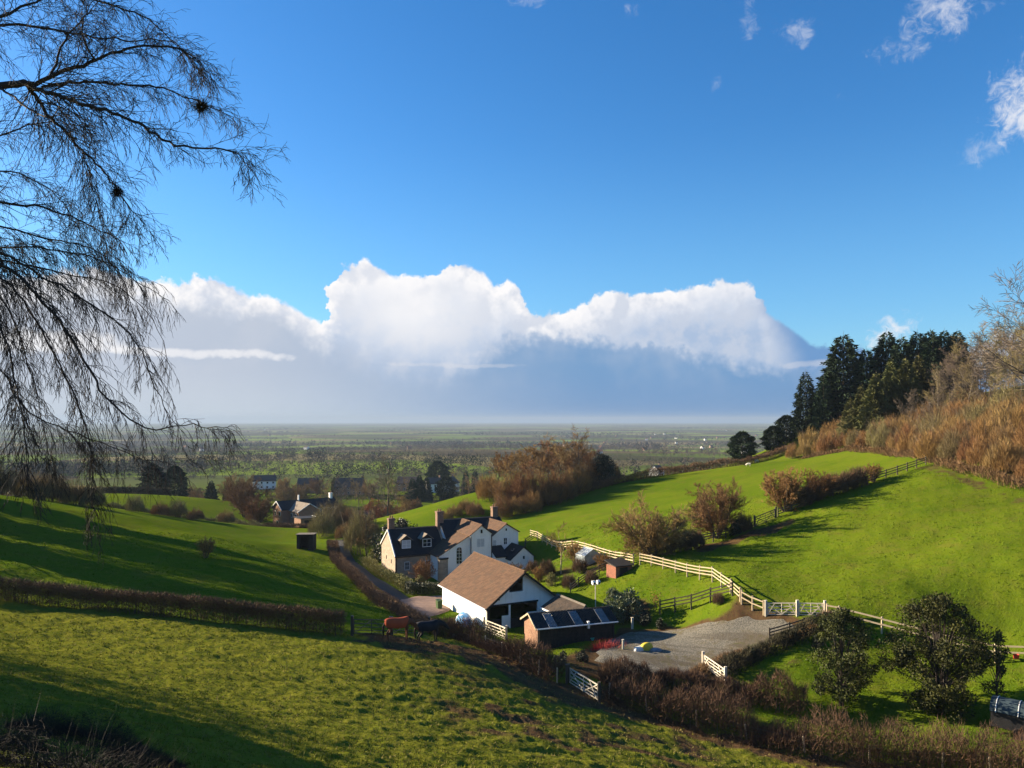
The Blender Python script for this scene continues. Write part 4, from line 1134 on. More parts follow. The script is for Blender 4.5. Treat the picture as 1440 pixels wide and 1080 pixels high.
M_TWIG_OLIVE = simple('mossy_twigs', (0.20, 0.17, 0.07), (0.15, 0.115, 0.055), 0.5, 0.9, rand=0.15)
M_HEDGE = simple('hedge_twigs', (0.155, 0.092, 0.05), (0.088, 0.054, 0.032), 0.8, 0.95)
M_HEDGE_R = simple('bramble_hedge_twigs', (0.105, 0.058, 0.034), (0.066, 0.04, 0.025), 0.8, 0.95)
M_HEDGE_D = simple('dark_hedge', (0.055, 0.048, 0.026), (0.035, 0.034, 0.018), 0.8, 0.95)
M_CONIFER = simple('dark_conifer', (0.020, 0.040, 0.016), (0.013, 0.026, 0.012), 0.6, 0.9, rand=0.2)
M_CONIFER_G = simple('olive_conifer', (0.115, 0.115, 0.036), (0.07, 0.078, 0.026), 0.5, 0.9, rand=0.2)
def leaf_mat(name, c1, c2, spec, rough):
    return simple(name, c1, c2, 1.5, rough, spec=spec, rand=0.12)
M_HOLLY = leaf_mat('glossy_evergreen_leaf', (0.070, 0.074, 0.014), (0.014, 0.020, 0.006), 0.15, 0.6)
M_LAUREL = leaf_mat('grey_green_leaf', (0.11, 0.13, 0.06), (0.06, 0.08, 0.035), 0.5, 0.45)
M_BOX = leaf_mat('garden_hedge_leaf', (0.035, 0.052, 0.018), (0.022, 0.034, 0.012), 0.3, 0.6)
M_IVY = leaf_mat('ivy_leaf', (0.025, 0.034, 0.012), (0.016, 0.022, 0.009), 0.4, 0.5)
M_YELLOW = leaf_mat('yellow_green_leaf', (0.20, 0.17, 0.05), (0.13, 0.12, 0.035), 0.2, 0.7)
M_BEECH = leaf_mat('russet_beech_leaf', (0.36, 0.14, 0.05), (0.24, 0.10, 0.04), 0.2, 0.8)
M_DOGWOOD = simple('red_dogwood_stem', (0.46, 0.07, 0.055), (0.30, 0.05, 0.045), 1.0, 0.7)
M_DRYGRASS = simple('dead_bracken', (0.20, 0.12, 0.055), (0.13, 0.08, 0.04), 1.0, 0.95)

class Proto:
    """meshes of one kind of plant, shared by all its copies"""
    def __init__(s): s.parts = []
    def add(s, name, V, F, mat, smooth=False): s.parts.append((name, mesh_np(name, V, F, mat, smooth))); return s
def plant(proto, name, p, label, cat='tree', group=None, s=1.0, sz=None, rz=None, sink=0.12):
    root = empty(name, (p[0], p[1], p[2] - sink), rp.uniform(0, 6.28) if rz is None else rz)
    root.scale = (s, s, sz or s)
    tag(root, label, cat, group)
    for nm, me in proto.parts:
        o = bpy.data.objects.new(nm, me); COL.objects.link(o); o.parent = root
    return root
rp = random.Random(11)
def bare_round(seed, h=6.5, stems=7, tw=M_TWIG, spread=0.75, twigk=12, r0=0.10, thick=0.015):
    """many-stemmed, rounded bare tree"""
    rng = random.Random(seed); out = [[], [], [], []]
    cfg = [C(5, 0.08, 0.01, 8, 0.1, 38, 0.52, 0.6, 0.45), C(4, 0.10, 0.03, 8, 0.1, 36, 0.55, 0.6, 0.4), C(3, 0.12, 0.05, twigk, 0.0, 40, 0.48, 0.7, 0.5), C(2, 0.16, 0.06, taper=0.5)]
    for k in range(stems):
        a = 2 * math.pi * k / stems + rng.uniform(-0.3, 0.3); t = spread * rng.uniform(0.25, 1.0)
        grow(rng, (math.cos(a) * 0.25, math.sin(a) * 0.25, 0), _norm(math.cos(a) * t, math.sin(a) * t, 1), h * 0.62 * rng.uniform(0.85, 1.1), r0 * rng.uniform(0.7, 1.1), 0, cfg, out)
    P = Proto()
    V, F = tubes(out[0], 5); P.add('trunk', V, F, M_BARK, True)
    S = np.array(out[1] + out[2]); S[:, 6:] = np.maximum(S[:, 6:], 0.014)
    T = np.array(out[3]); T[:, 6:] = np.maximum(T[:, 6:] * 0.7, thick)
    V, F = tubes(np.r_[S, T], 3); P.add('crown', V, F, tw)
    return P
def bare_tall(seed, h=12.0, tw=M_TWIG_GREY, bark=M_BARK, kids=15, thick=0.022, r0=0.2, droop=0.0):
    rng = random.Random(seed); out = [[], [], [], []]
    cfg = [C(8, 0.05, 0.03, kids, 0.25, 48, 0.46, 0.5, 0.25), C(5, 0.10, 0.05 - droop, 9, 0.1, 42, 0.5, 0.55, 0.35), C(4, 0.12, 0.03 - droop, 9, 0.0, 42, 0.52, 0.6, 0.4), C(2, 0.12, 0.03 - droop * 2, taper=0.4)]
    grow(rng, (0, 0, 0), (0, 0, 1), h * 0.9, r0, 0, cfg, out)
    P = Proto(); V, F = tubes(out[0] + out[1], 5); P.add('trunk', V, F, bark, True)
    S = np.array(out[2] + out[3]); S[:, 6:] = np.maximum(S[:, 6:], thick)
    V, F = tubes(S, 3); P.add('crown', V, F, tw)
    return P
def scrub(seed, h=4.5, w=4.0, n=2600, tw=M_TWIG_RED, wid=0.035):
    """a thicket bush: stems and a haze of thin twigs"""
    rs = np.random.RandomState(seed); rng = random.Random(seed); out = [[], []]
    cfg = [C(4, 0.10, 0.04, 5, 0.2, 32, 0.5, 0.6, 0.3), C(3, 0.10, 0.05, taper=0.4)]
    for k in range(16):
        a = rng.uniform(0, 6.28); rr = rng.uniform(0, w * 0.35); t = rng.uniform(0.05, 0.5)
        grow(rng, (math.cos(a) * rr, math.sin(a) * rr, 0), _norm(math.cos(a) * t, math.sin(a) * t, 1), h * rng.uniform(0.6, 0.95), 0.04, 0, cfg, out)
    P = Proto(); V, F = tubes(out[0] + out[1], 3); P.add('stems', V, F, M_BARK)
    u = rs.rand(n); a = rs.rand(n) * 6.283; rad = np.sqrt(rs.rand(n)) * w / 2
    lump = 0.8 + 0.3 * np.sin(a * 3 + seed) * np.cos(rad * 2 + seed)
    top = h * lump * np.sqrt(np.clip(1 - (rad / (w * 0.56)) ** 2, 0.05, 1))
    z = top * (0.15 + 0.75 * u ** 0.8)
    Cc = np.c_[np.cos(a) * rad, np.sin(a) * rad, z]
    D = np.c_[np.cos(a) * 0.35, np.sin(a) * 0.35, np.full(n, 1.0)] + rs.normal(0, 0.35, (n, 3))
    V, F = blades(Cc, D, rs.uniform(0.4, 1.1, n), rs.uniform(0.6, 1.3, n) * wid, rs)
    P.add('twigs', V, F, tw)
    return P
def conifer(seed, h=14.0, w=6.0, n=6500, mat=M_CONIFER, power=0.8, low=0.03, size=0.65, droop=-0.25, shape='cone', trunk=0.18):
    rs = np.random.RandomState(seed)
    t = 1 - np.sqrt(rs.rand(n)) if shape == 'cone' else rs.rand(n)
    t = low + (1 - low) * t
    prof = (1 - t) ** power if shape == 'cone' else np.clip(np.sin(np.pi * np.clip(t * 0.93 + 0.07, 0, 1)), 0.02, 1) ** 0.55
    a = rs.rand(n) * 6.283
    tier = 0.82 + 0.18 * np.sin(t * h * 3.2 + np.sin(a * 2 + seed) * 1.5) + 0.14 * np.sin(a * 5 + t * 9 + seed) + 0.10 * np.sin(a * 9 - t * 23)
    rad = prof * w / 2 * tier * (0.55 + 0.45 * rs.rand(n) ** 0.5)
    Cc = np.c_[np.cos(a) * rad, np.sin(a) * rad, t * h * 0.97]
    D = np.c_[np.cos(a), np.sin(a), np.full(n, droop)] + rs.normal(0, 0.45, (n, 3))
    V, F = blades(Cc, D, rs.uniform(0.5, 1.25, n) * size, rs.uniform(0.5, 1.0, n) * size * 0.55, rs)
    P = Proto()
    S = [(0, 0, -0.3, 0, 0, h * 0.5, trunk, trunk * 0.6), (0, 0, h * 0.5, 0, 0, h, trunk * 0.6, 0.02)]
    Vt, Ft = tubes(S, 6); P.add('trunk', Vt, Ft, M_BARK, True)
    P.add('crown', V, F, mat)
    return P
def leafy(seed, h=5.0, w=4.0, n=9000, mat=M_HOLLY, leaf=0.15, clumps=34, stems=5, low=0.08, bark=M_BARK_DARK, csz=0.10):
    rs = np.random.RandomState(seed); rng = random.Random(seed)
    cc = []
    for k in range(clumps):
        t = rs.rand(); a = rs.rand() * 6.283
        prof = math.sin(math.pi * min(1, max(0.02, t * 0.86 + 0.12))) ** 0.7
        rr = prof * w / 2 * rs.rand() ** 0.4 * rs.uniform(0.7, 1.12)
        cc.append((math.cos(a) * rr, math.sin(a) * rr, h * (low + (0.95 - low) * t), w * (csz + 1.2 * csz * rs.rand() ** 2)))
    cc = np.array(cc)
    i = rs.randint(0, clumps, n)
    off = rs.normal(0, 1, (n, 3)); off /= np.linalg.norm(off, axis=1, keepdims=True); off *= (rs.rand(n, 1) ** 0.4) * cc[i, 3:4]
    Cc = cc[i, :3] + off; Cc[:, 2] = np.abs(Cc[:, 2])
    D = off / (np.linalg.norm(off, axis=1, keepdims=True) + 1e-6) + rs.normal(0, 0.7, (n, 3)) + [0, 0, -0.15]
    V, F = leaves(Cc, D, rs.uniform(0.7, 1.4, n) * leaf, rs.uniform(0.6, 1.0, n) * leaf * 0.6, rs)
    S = []
    for k in range(stems):
        a = rng.uniform(0, 6.28); b = (math.cos(a) * 0.12, math.sin(a) * 0.12, -0.2)
        top = (math.cos(a) * w * 0.12, math.sin(a) * w * 0.12, h * rng.uniform(0.6, 0.9))
        S.append((*b, *top, 0.07, 0.03))
    for k in range(clumps):
        z0 = cc[k, 2] * 0.55; S.append((cc[k, 0] * 0.15, cc[k, 1] * 0.15, z0, cc[k, 0], cc[k, 1], cc[k, 2], 0.03, 0.012))
    P = Proto(); Vt, Ft = tubes(S, 4); P.add('stems', Vt, Ft, bark)
    P.add('leaves', V, F, mat)
    return P
def hedge(name, line, label, height=1.6, width=1.2, dens=420, mat=M_HEDGE, wid=0.03, length=0.42, gaps=0.0, seed=1, trim=0.0, wob=0.15, group=None, taper=0.0, stemmat=M_BARK, round_=False):
    rs = np.random.RandomState(seed)
    P = np.array([[p.x, p.y] for p in line]); sl = np.r_[0, np.cumsum(np.hypot(*np.diff(P, axis=0).T))]
    L = sl[-1]; n = int(L * dens)
    s = rs.rand(n) * L
    def pos(s): return np.interp(s, sl, P[:, 0]), np.interp(s, sl, P[:, 1])
    x, y = pos(s); x2, y2 = pos(np.minimum(s + 0.3, L)); x1, y1 = pos(np.maximum(s - 0.3, 0))
    tx, ty = x2 - x1, y2 - y1; ln = np.hypot(tx, ty) + 1e-9; nx, ny = -ty / ln, tx / ln
    q = rs.uniform(-1, 1, n)
    hh = height * (1 + wob * (vnoise(s * 0.45, s * 0 + seed, seed) - 0.5) * 2 + wob * 0.7 * (vnoise(s * 1.7, s * 0 + seed, seed + 1) - 0.5) * 2)
    ww = width / 2 * (1 + 0.3 * (vnoise(s * 0.8, s * 0 + 3.3, seed + 2) - 0.5) * 2)
    t = rs.rand(n) ** 0.75
    if round_: ww = ww * np.sqrt(np.clip(1 - (t * 0.95) ** 2, 0.05, 1)) ** 0.8 * (0.75 + 0.35 * np.sin(np.pi * np.clip(t + 0.15, 0, 1)))
    # see-through near the foot, where a hedge is bare
    if gaps > 0:
        thin = (t < 0.5) & (rs.rand(n) < gaps * (0.45 + 1.1 * vnoise(s * 0.9, s * 0 + 9.1, seed + 3)))
        t[thin] = 0.5 + 0.5 * rs.rand(int(thin.sum()))
    x = x + nx * q * ww; y = y + ny * q * ww
    g = Gv(x, y)
    ll = rs.uniform(0.6, 1.35, n) * length
    z = g + np.maximum(t * hh - ll * 0.55, 0.0)
    D = np.c_[nx * q * 0.8, ny * q * 0.8, np.full(n, 0.9 - trim)] + rs.normal(0, 0.45, (n, 3))
    V, F = blades(np.c_[x, y, z], D, ll, rs.uniform(0.6, 1.4, n) * wid, rs)
    root = empty(name, (P[0, 0], P[0, 1], G(*P[0])))
    tag(root, label, 'hedge', group)
    off = np.array([P[0, 0], P[0, 1], root.location.z])
    tag(obj_np('twigs', V - off, F, mat, root), kind='stuff')
    # upright stems
    m = max(4, int(L * 2.6)); s = rs.rand(m) * L; x, y = pos(s); x = x + rs.normal(0, width * 0.16, m); y = y + rs.normal(0, width * 0.16, m)
    g = Gv(x, y); top = height * rs.uniform(0.6, 0.95, m)
    S = np.c_[x, y, g - 0.1, x + rs.normal(0, 0.12, m), y + rs.normal(0, 0.12, m), g + top, np.full(m, 0.035), np.full(m, 0.015)]
    V, F = tubes(S, 3); tag(obj_np('stems', V - off, F, stemmat, root), kind='stuff')
    return root
# ------------------------------------------------------------------ hedges
hedge('clipped_hedge', W_LEFT_HEDGE, 'long clipped brown hedge crossing the left pasture, bare at its foot', 1.85, 1.4, 1150, M_HEDGE, 0.034, 0.34, 0.40, 3, 0.3, 0.06)
W_LANE_HEDGE = [at(467, 138), at(469, 130), at(474, 121), at(484, 111), at(500, 101), at(522, 91), at(552, 81), at(590, 72.5), at(612, 68)]
hedge('clipped_hedge', W_LANE_HEDGE, 'flat-topped brown hedge curving along the lane', 1.35, 1.7, 620, M_HEDGE, 0.036, 0.34, 0.0, 4, 0.3, 0.04)
hedge('scruffy_hedge', W_FRONT_HEDGE_A, 'loose brown hedge between the horses and the white gate', 1.6, 3.0, 900, M_HEDGE_R, 0.030, 0.55, 0.1, 5, 0, 0.45)
hedge('scruffy_hedge', W_FRONT_HEDGE_B, 'scruffy brown hedge with wire and stakes below the dark evergreens', 1.75, 4.2, 1150, M_HEDGE_R, 0.028, 0.5, 0.05, 6, 0, 0.45)
hedge('scruffy_hedge', hits([(845, 955), (900, 960), (980, 968), (1060, 985), (1135, 1000)]), 'bushy brown hedge along the low side of the gravel yard', 1.6, 2.8, 950, M_HEDGE_R, 0.030, 0.5, 0.0, 7, 0, 0.5, round_=True)
hedge('bank_hedge', hits([(1016, 950), (1060, 925), (1110, 905), (1160, 890), (1185, 882)]), 'dark overgrown bank with brown bramble at the right of the yard', 1.3, 1.8, 520, M_HEDGE_D, 0.05, 0.4, 0.0, 8, 0, 0.4, round_=True)
hedge('bracken', hits([(975, 950), (1010, 935), (1050, 920)]), 'rusty dead bracken at the edge of the gravel', 0.6, 1.6, 420, M_DRYGRASS, 0.04, 0.4, 0.0, 9, 0, 0.3, round_=True)
hedge('field_hedge', [at(735, 152), at(800, 160), at(868, 170), at(960, 180), at(1050, 187), at(1118, 191)], 'brown hedge along the top of the far sheep field', 2.0, 1.6, 300, M_HEDGE, 0.06, 0.6, 0.25, 10, 0, 0.2)
hedge('garden_hedge', [at(512, 122), at(528, 114), at(550, 106), at(566, 101), at(574, 98)], 'low yellowish garden hedge beside the stone cottage', 1.5, 1.6, 520, M_YELLOW, 0.06, 0.22, 0.0, 11, 0.3, 0.12)
hedge('garden_hedge', [at(570, 97.5), at(590, 98), at(622, 99)], 'dense dark green garden hedge in front of the cottage', 1.5, 1.7, 900, M_BOX, 0.08, 0.2, 0.0, 12, 0.4, 0.12)
hedge('garden_hedge', [at(372, 184), at(400, 180), at(430, 176), at(448, 174)], 'clipped brown hedge in front of the brick house', 1.2, 1.6, 380, M_HEDGE, 0.05, 0.4, 0.0, 13, 0.3, 0.1)
hedge('field_hedge', [at(120, 258), at(180, 256), at(238, 254)], 'dark squared hedge below the pair of great evergreens', 3.0, 3.2, 420, M_HEDGE_D, 0.10, 0.6, 0.0, 14, 0.3, 0.05)
hedge('field_hedge', [at(150, 178), at(230, 172), at(310, 176), at(372, 190)], 'straggling brown hedge at the bottom of the left field', 1.3, 1.4, 240, M_TWIG_OLIVE, 0.05, 0.6, 0.35, 15, 0, 0.5)
for i, (a, b, d, dd, h) in enumerate(((360, 700, 312, 0, 1.6), (330, 690, 345, 0, 1.8), (380, 700, 398, 6, 2.2), (40, 420, 420, 20, 2.5), (450, 700, 270, 0, 1.8))):
    hedge('field_hedge', [at(a + (b - a) * k / 5, d + dd * k / 5) for k in range(6)],
          ['dark thin hedge across the green strip beyond the brick house', 'dark hedge between two narrow green fields', 'hedge below the village gardens', 'long hedge on the far left flats', 'rough hedge and wall behind the lane trees'][i], h, 1.8, 90, M_HEDGE_D, 0.14, 0.7, 0.0, 20 + i, 0.2, 0.15)

# ------------------------------------------------------------------ trees of the farm
R1, R2, R3 = bare_round(1, 8.6, 15, thick=0.016, spread=0.95), bare_round(2, 9.4, 12, thick=0.016), bare_round(3, 7.6, 12, M_TWIG_RED, thick=0.016)
RB = bare_round(4, 4.2, 9, M_TWIG_RED, 0.6, 6, 0.06)
S1, S2, S3 = scrub(1, 4.8, 4.2, 5200, M_TWIG_RED, 0.034), scrub(2, 4.2, 4.6, 5200, M_TWIG, 0.034), scrub(3, 5.6, 4.6, 5600, M_TWIG_OLIVE, 0.034)
SD = scrub(4, 3.4, 2.6, 2600, M_HEDGE, 0.04)
T1, T2, T3 = bare_tall(1, 12), bare_tall(2, 13, M_TWIG), bare_tall(3, 11, M_TWIG_RED, kids=18, thick=0.03)
TP = bare_tall(5, 6.2, M_TWIG, M_BARK_PALE, 12, 0.014, 0.10)
K1, K2, K3 = conifer(1, 16, 7.0, 9000, power=0.5), conifer(2, 24, 15.5, 18000, size=1.0, power=0.55), conifer(3, 15, 10.5, 12000, M_CONIFER_G, power=0.85, size=0.75, droop=0.15)
K4 = conifer(4, 18, 10.5, 13000, M_CONIFER, size=0.85, droop=-0.1, power=0.62)
KR = conifer(5, 8, 7.5, 7500, M_CONIFER, shape='dome', size=0.6, droop=0.2)
KC = conifer(6, 15.5, 9.5, 12000, M_CONIFER, shape='dome', size=0.75, droop=0.3)
H1, H2 = leafy(1, 7.2, 5.2, 15000, M_HOLLY, 0.16, 85, 6, csz=0.055), leafy(2, 9.0, 7.6, 30000, M_HOLLY, 0.17, 150, 9, csz=0.045)
H3 = leafy(3, 4.6, 1.5, 620, M_HOLLY, 0.2, 20, 1, 0.15, csz=0.06)
LA = leafy(4, 2.9, 3.2, 2400, M_LAUREL, 0.26, 24)
IV = leafy(5, 2.2, 2.0, 2600, M_IVY, 0.16, 20)
YB = leafy(6, 2.0, 2.2, 2400, M_YELLOW, 0.14, 18)
DK = leafy(7, 6.0, 6.4, 9000, M_IVY, 0.3, 50)
OB = leafy(8, 7.5, 7.5, 6500, M_BEECH, 0.28, 40)
def tp(px, d): return at(px, d)
plant(R1, 'bare_tree', at(915, 91), 'round many-stemmed bare tree at the bend of the pale rail fence', s=1.0)
plant(R2, 'bare_tree', at(1008, 96), 'round bare tree with pale trunk and ivy at its foot on the hill fence', s=1.0)
plant(IV, 'ivy_bush', at(1031, 95.5), 'dark ivy bush at the foot of the bare tree', 'bush')
plant(R3, 'bare_tree', at(1105, 100), 'reddish bare tree just uphill of the weathered wooden gate', s=1.0)
for i, (px, d, s) in enumerate(((955, 91.5, 0.8), (980, 93, 0.7), (1128, 100.5, 0.95), (1142, 101, 0.9), (1158, 102, 1.0), (1176, 102.5, 0.95), (1192, 103, 0.9), (1207, 103.5, 0.95))):
    plant(SD, 'hawthorn_bush', at(px, d), ['small dark thorn bush between the two round bare trees', 'brown thorn bush in the row climbing the hill fence'][i > 1], 'bush', 'thorn bushes on the hill fence' if i > 1 else 'thorn bushes between the bare trees', s)
for px, d, s in ((938, 90.6, .75), (968, 92.2, .85)):
    plant(SD, 'hawthorn_bush', at(px, d), 'small dark thorn bush between the two round bare trees', 'bush', 'thorn bushes between the bare trees', s)
plant(SD, 'hawthorn_bush', at(1046, 96.2), 'thorn bush close to the weathered wooden gate', 'bush', None, .8)
plant(R3, 'bare_tree', at(1150, 101.2), 'bare brown tree in the middle of the thorn bush row', s=0.7)
plant(RB, 'bare_tree', at(1228, 104.5), 'small lone thorn near the top of the hill fence', s=0.75)
plant(RB, 'bare_shrub', Vector((-12.3, 105.5, G(-12.3, 105.5))), 'bare twiggy shrub in front of the stone cottage', 'bush', s=1.0)
plant(TP, 'garden_tree', at(789, 97), 'slender bare garden tree with pale trunk right of the annexe', s=0.95)
plant(SD, 'garden_shrub', at(770, 98), 'brown twiggy shrub left of the pale-trunked garden tree', 'bush', None, 0.7)
plant(SD, 'garden_shrub', at(815, 95), 'brown twiggy shrub by the greenhouse', 'bush', None, 0.65)
plant(RB, 'garden_shrub', at(848, 92), 'bare shrub along the dark garden fence', 'bush', None, 0.6)
plant(LA, 'laurel_bush', at(880, 78), 'grey-green leafy laurel next to the lamp post', 'bush')
plant(LA, 'laurel_bush', at(866, 80.5), 'smaller laurel tucked behind the long shed', 'bush', None, 0.75)
plant(YB, 'garden_shrub', at(550, 118), 'yellow-green shrub behind the cottage gable', 'bush', None, 1.1)
plant(YB, 'garden_shrub', at(528, 126), 'yellow-green shrub beside the lane', 'bush', None, 1.2)
plant(DK, 'evergreen_bush', at(562, 124), 'dark evergreen behind the left chimney of the cottage', 'bush', None, 1.15)
plant(S3, 'lane_tree', at(508, 131), 'mossy olive thicket tree on the lane beside the cottage garden', 'tree', None, 1.25, 1.7)
plant(T2, 'lane_tree', at(516, 128), 'slim bare tree rising from the thicket by the lane', 'tree', None, 0.55)
for px, d, s in ((452, 158, 1.15), (462, 165, 1.3), (474, 172, 1.3), (492, 168, 1.2), (505, 160, 1.1), (486, 150, 0.9), (520, 150, 0.9)):
    plant(S3 if px < 480 else S2, 'lane_bush', at(px, d), 'bushy brown growth crowding the lane below the brick house', 'bush', 'bushes along the lane', s)
for px, d, s, pr in ((344, 212, 1.5, R2), (362, 200, 1.35, R3), (335, 240, 1.3, R2)):
    plant(pr, 'bare_tree', at(px, d), 'bare round tree left of the brick house', 'tree', 'bare trees beside the brick house', s)
plant(OB, 'copper_tree', at(527, 232), 'russet-leaved tree beyond the lane')
plant(T1, 'bare_tree', at(546, 228), 'tall spreading bare tree beside the russet one', s=1.45)
plant(T3, 'bare_tree', at(566, 240), 'bare tree right of the tall spreading one', s=0.8)
plant(T1, 'bare_tree', at(474, 235), 'thin tall bare tree above the lane thicket', s=0.95)
plant(RB, 'sapling', hit(290, 783), 'small pale thorn alone in the left pasture', 'bush', None, 0.7)
# red dogwood, orange sapling
def dogwood():
    rs = np.random.RandomState(5); n = 900; p = hit(852, 912)
    x = rs.normal(0, 0.9, n); y = rs.normal(0, 0.4, n)
    D = np.c_[x * 0.5, y * 0.5, np.full(n, 1.0)] + rs.normal(0, 0.25, (n, 3))
    V, F = blades(np.c_[x * 0.7, y * 0.7, np.zeros(n)], D, rs.uniform(0.5, 1.1, n), 0.022, rs)
    P = Proto(); P.add('stems', V, F, M_DOGWOOD)
    plant(P, 'dogwood', p, 'bright red dogwood stems at the end of the long shed', 'bush', rz=0.2)
dogwood()
plant(Proto().add('stems', *tubes([(0, 0, 0, 0.1, 0, 1.7, 0.03, 0.01)] + [(0.03 * k, 0, 0.4 + 0.12 * k, 0.03 * k + 0.5 * math.cos(k * 2.4), 0.5 * math.sin(k * 2.4), 0.8 + 0.14 * k, 0.012, 0.005) for k in range(10)], 3), M_BARK)
      .add('leaves', *leaves(np.random.RandomState(3).normal(0, 0.3, (260, 3)) * [1, 1, 1.3] + [0.1, 0, 1.2], np.random.RandomState(4).normal(0, 1, (260, 3)), np.full(260, 0.14), np.full(260, 0.08), np.random.RandomState(5)), M_BEECH),
      'sapling', hit(922, 858), 'orange-leaved sapling on the small paddock edge', 'bush')
# evergreens at the lower right
plant(H1, 'evergreen_tree', at(1183, 57.5), 'leafy dark evergreen left of the largest one, behind the scruffy hedge', 'tree', rz=0.4, s=1.03)
plant(H2, 'evergreen_tree', at(1322, 54.5), 'largest dark leafy evergreen in front of the two-rail fence', 'tree', rz=1.0)
plant(H3, 'young_holly', at(1402, 55.0), 'thin young holly beside the largest evergreen', 'tree', s=1.15)
# ------------------------------------------------------------------ brown wood in the middle, by the far hedge
wood = [(700, 158, T3, .62), (716, 162, S1, 1.5), (728, 160, T3, .75), (742, 165, T3, .85), (755, 158, S1, 1.6), (765, 170, T3, .95), (778, 164, T3, .85), (790, 172, T2, .9), (802, 166, T3, .8), (815, 176, T2, 1.05), (826, 170, T3, .75), (712, 176, T3, .9),
        (736, 180, T3, 1.0), (760, 184, T2, .95), (785, 186, T3, 1.0), (806, 188, T2, .9), (690, 166, S1, 1.35), (772, 156, S1, 1.2), (796, 160, S1, 1.1), (684, 172, S1, 1.1), (860, 182, S1, 1.0), (748, 152, S1, 1.0), (726, 152, S1, .9), (706, 151, S1, 1.0), (720, 170, T3, .95), (750, 172, T3, 1.05), (772, 178, T3, 1.1), (795, 178, T3, 1.05), (818, 182, T3, .95), (835, 178, T3, .8), (784, 158, S1, 1.5), (736, 158, S1, 1.6), (812, 164, S1, 1.4), (830, 172, S1, 1.2), (700, 182, T3, .9)]
for px, d, pr, s in wood:
    b = pr in (S1,)
    plant(pr, 'thicket_bush' if b else 'bare_tree', at(px, d), 'low russet bush at the edge of the brown copse' if b else ('russet bare tree in the copse above the farmhouse' if pr is T3 else 'taller grey-brown bare tree rising over the copse'), 'bush' if b else 'tree', 'bushes of the brown copse' if b else 'trees of the brown copse' + (' (russet)' if pr is T3 else ' (tall)'), s * (1.0 if b else 0.86))
plant(DK, 'evergreen_bush', at(846, 172), 'dark evergreen bush at the right end of the brown copse', 'bush', None, 1.1)
for px, d, s in ((655, 160, 0.9), (640, 158, 0.8), (668, 156, 0.95), (628, 156, .7)):
    plant(S2, 'thicket_bush', at(px, d), 'pale brown bush on the green slope behind the farmhouse roof', 'bush', 'bushes behind the farmhouse', s * 0.85)
# ------------------------------------------------------------------ wooded hill on the right
plant(KR, 'round_evergreen', at(1044, 198), 'round dark evergreen at the left end of the hilltop hedge', s=0.98)
plant(KR, 'round_evergreen', at(1088, 196), 'low dark evergreen beside the tall pillar conifer', s=0.82)
plant(KR, 'round_evergreen', at(1106, 199), 'dark evergreen touching the pillar conifer', s=0.9)
plant(K1, 'conifer', at(1133, 194), 'narrow pillar-shaped dark conifer', s=1.08)
plant(K2, 'conifer', at(1186, 192), 'huge dark conifer right of the pillar-shaped one', s=1.0)
plant(K1, 'conifer', at(1158, 190), 'smaller dark conifer between the pillar and the huge one', s=0.95)
plant(K4, 'conifer', at(1247, 190), 'dark pointed conifer behind the olive ones', s=1.22)
plant(K4, 'conifer', at(1218, 188), 'dark conifer filling the gap beside the huge one', s=1.05)
plant(K1, 'conifer', at(1146, 196), 'short dark conifer close behind the pillar one', s=0.7)
plant(K4, 'conifer', at(1170, 197), 'broad dark conifer backing the huge one', s=0.95)
for px, d, s in ((1196, 172, .70), (1212, 166, .84), (1232, 162, 0.95), (1254, 164, 1.05), (1274, 162, 1.0), (1292, 166, 1.0)):
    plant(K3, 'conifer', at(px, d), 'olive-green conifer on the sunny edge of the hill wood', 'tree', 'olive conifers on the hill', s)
for px, d, s in ((1268, 184, 1.1), (1290, 186, 1.12), (1312, 176, 1.05), (1308, 196, 1.1), (1328, 186, 1.05), (1346, 190, 1.0)):
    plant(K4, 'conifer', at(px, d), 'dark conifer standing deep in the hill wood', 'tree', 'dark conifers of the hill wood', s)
rb = random.Random(8)
TS1, TS2 = bare_tall(21, 14, M_TWIG_GREY, M_BARK, 16, 0.022, 0.13), bare_tall(22, 15, M_TWIG_OLIVE, M_BARK_PALE, 16, 0.022, 0.14)
for px, d, s in ((1275, 150, .72), (1318, 152, .85), (1338, 148, .95), (1352, 158, 1.0), (1370, 146, 1.0), (1386, 160, 1.1), (1402, 150, 1.1), (1418, 142, 1.1), (1436, 152, 1.25), (1455, 146, 1.3), (1344, 168, 1.1), (1378, 172, 1.1), (1412, 168, 1.2), (1446, 134, 1.2), (1480, 140, 1.2), (1428, 128, .95), (1395, 134, .85), (1325, 162, 1.0), (1362, 166, 1.1), (1395, 170, 1.15), (1428, 160, 1.2), (1310, 146, .7), (1360, 140, .8), (1410, 126, .8)):
    plant(rb.choice((TS1, TS2)), 'bare_tree', at(px, d), 'tall bare pale-stemmed tree on the wooded hillside', 'tree', 'bare trees of the hill wood', s * rb.uniform(0.78, 0.95))
plant(bare_tall(24, 17, M_TWIG_GREY, M_BARK_DARK, 14, 0.02, 0.2, 0.03), 'bare_tree', at(1462, 118), 'dark bare tree with drooping twigs reaching into the sky at the wood edge', s=1.25)
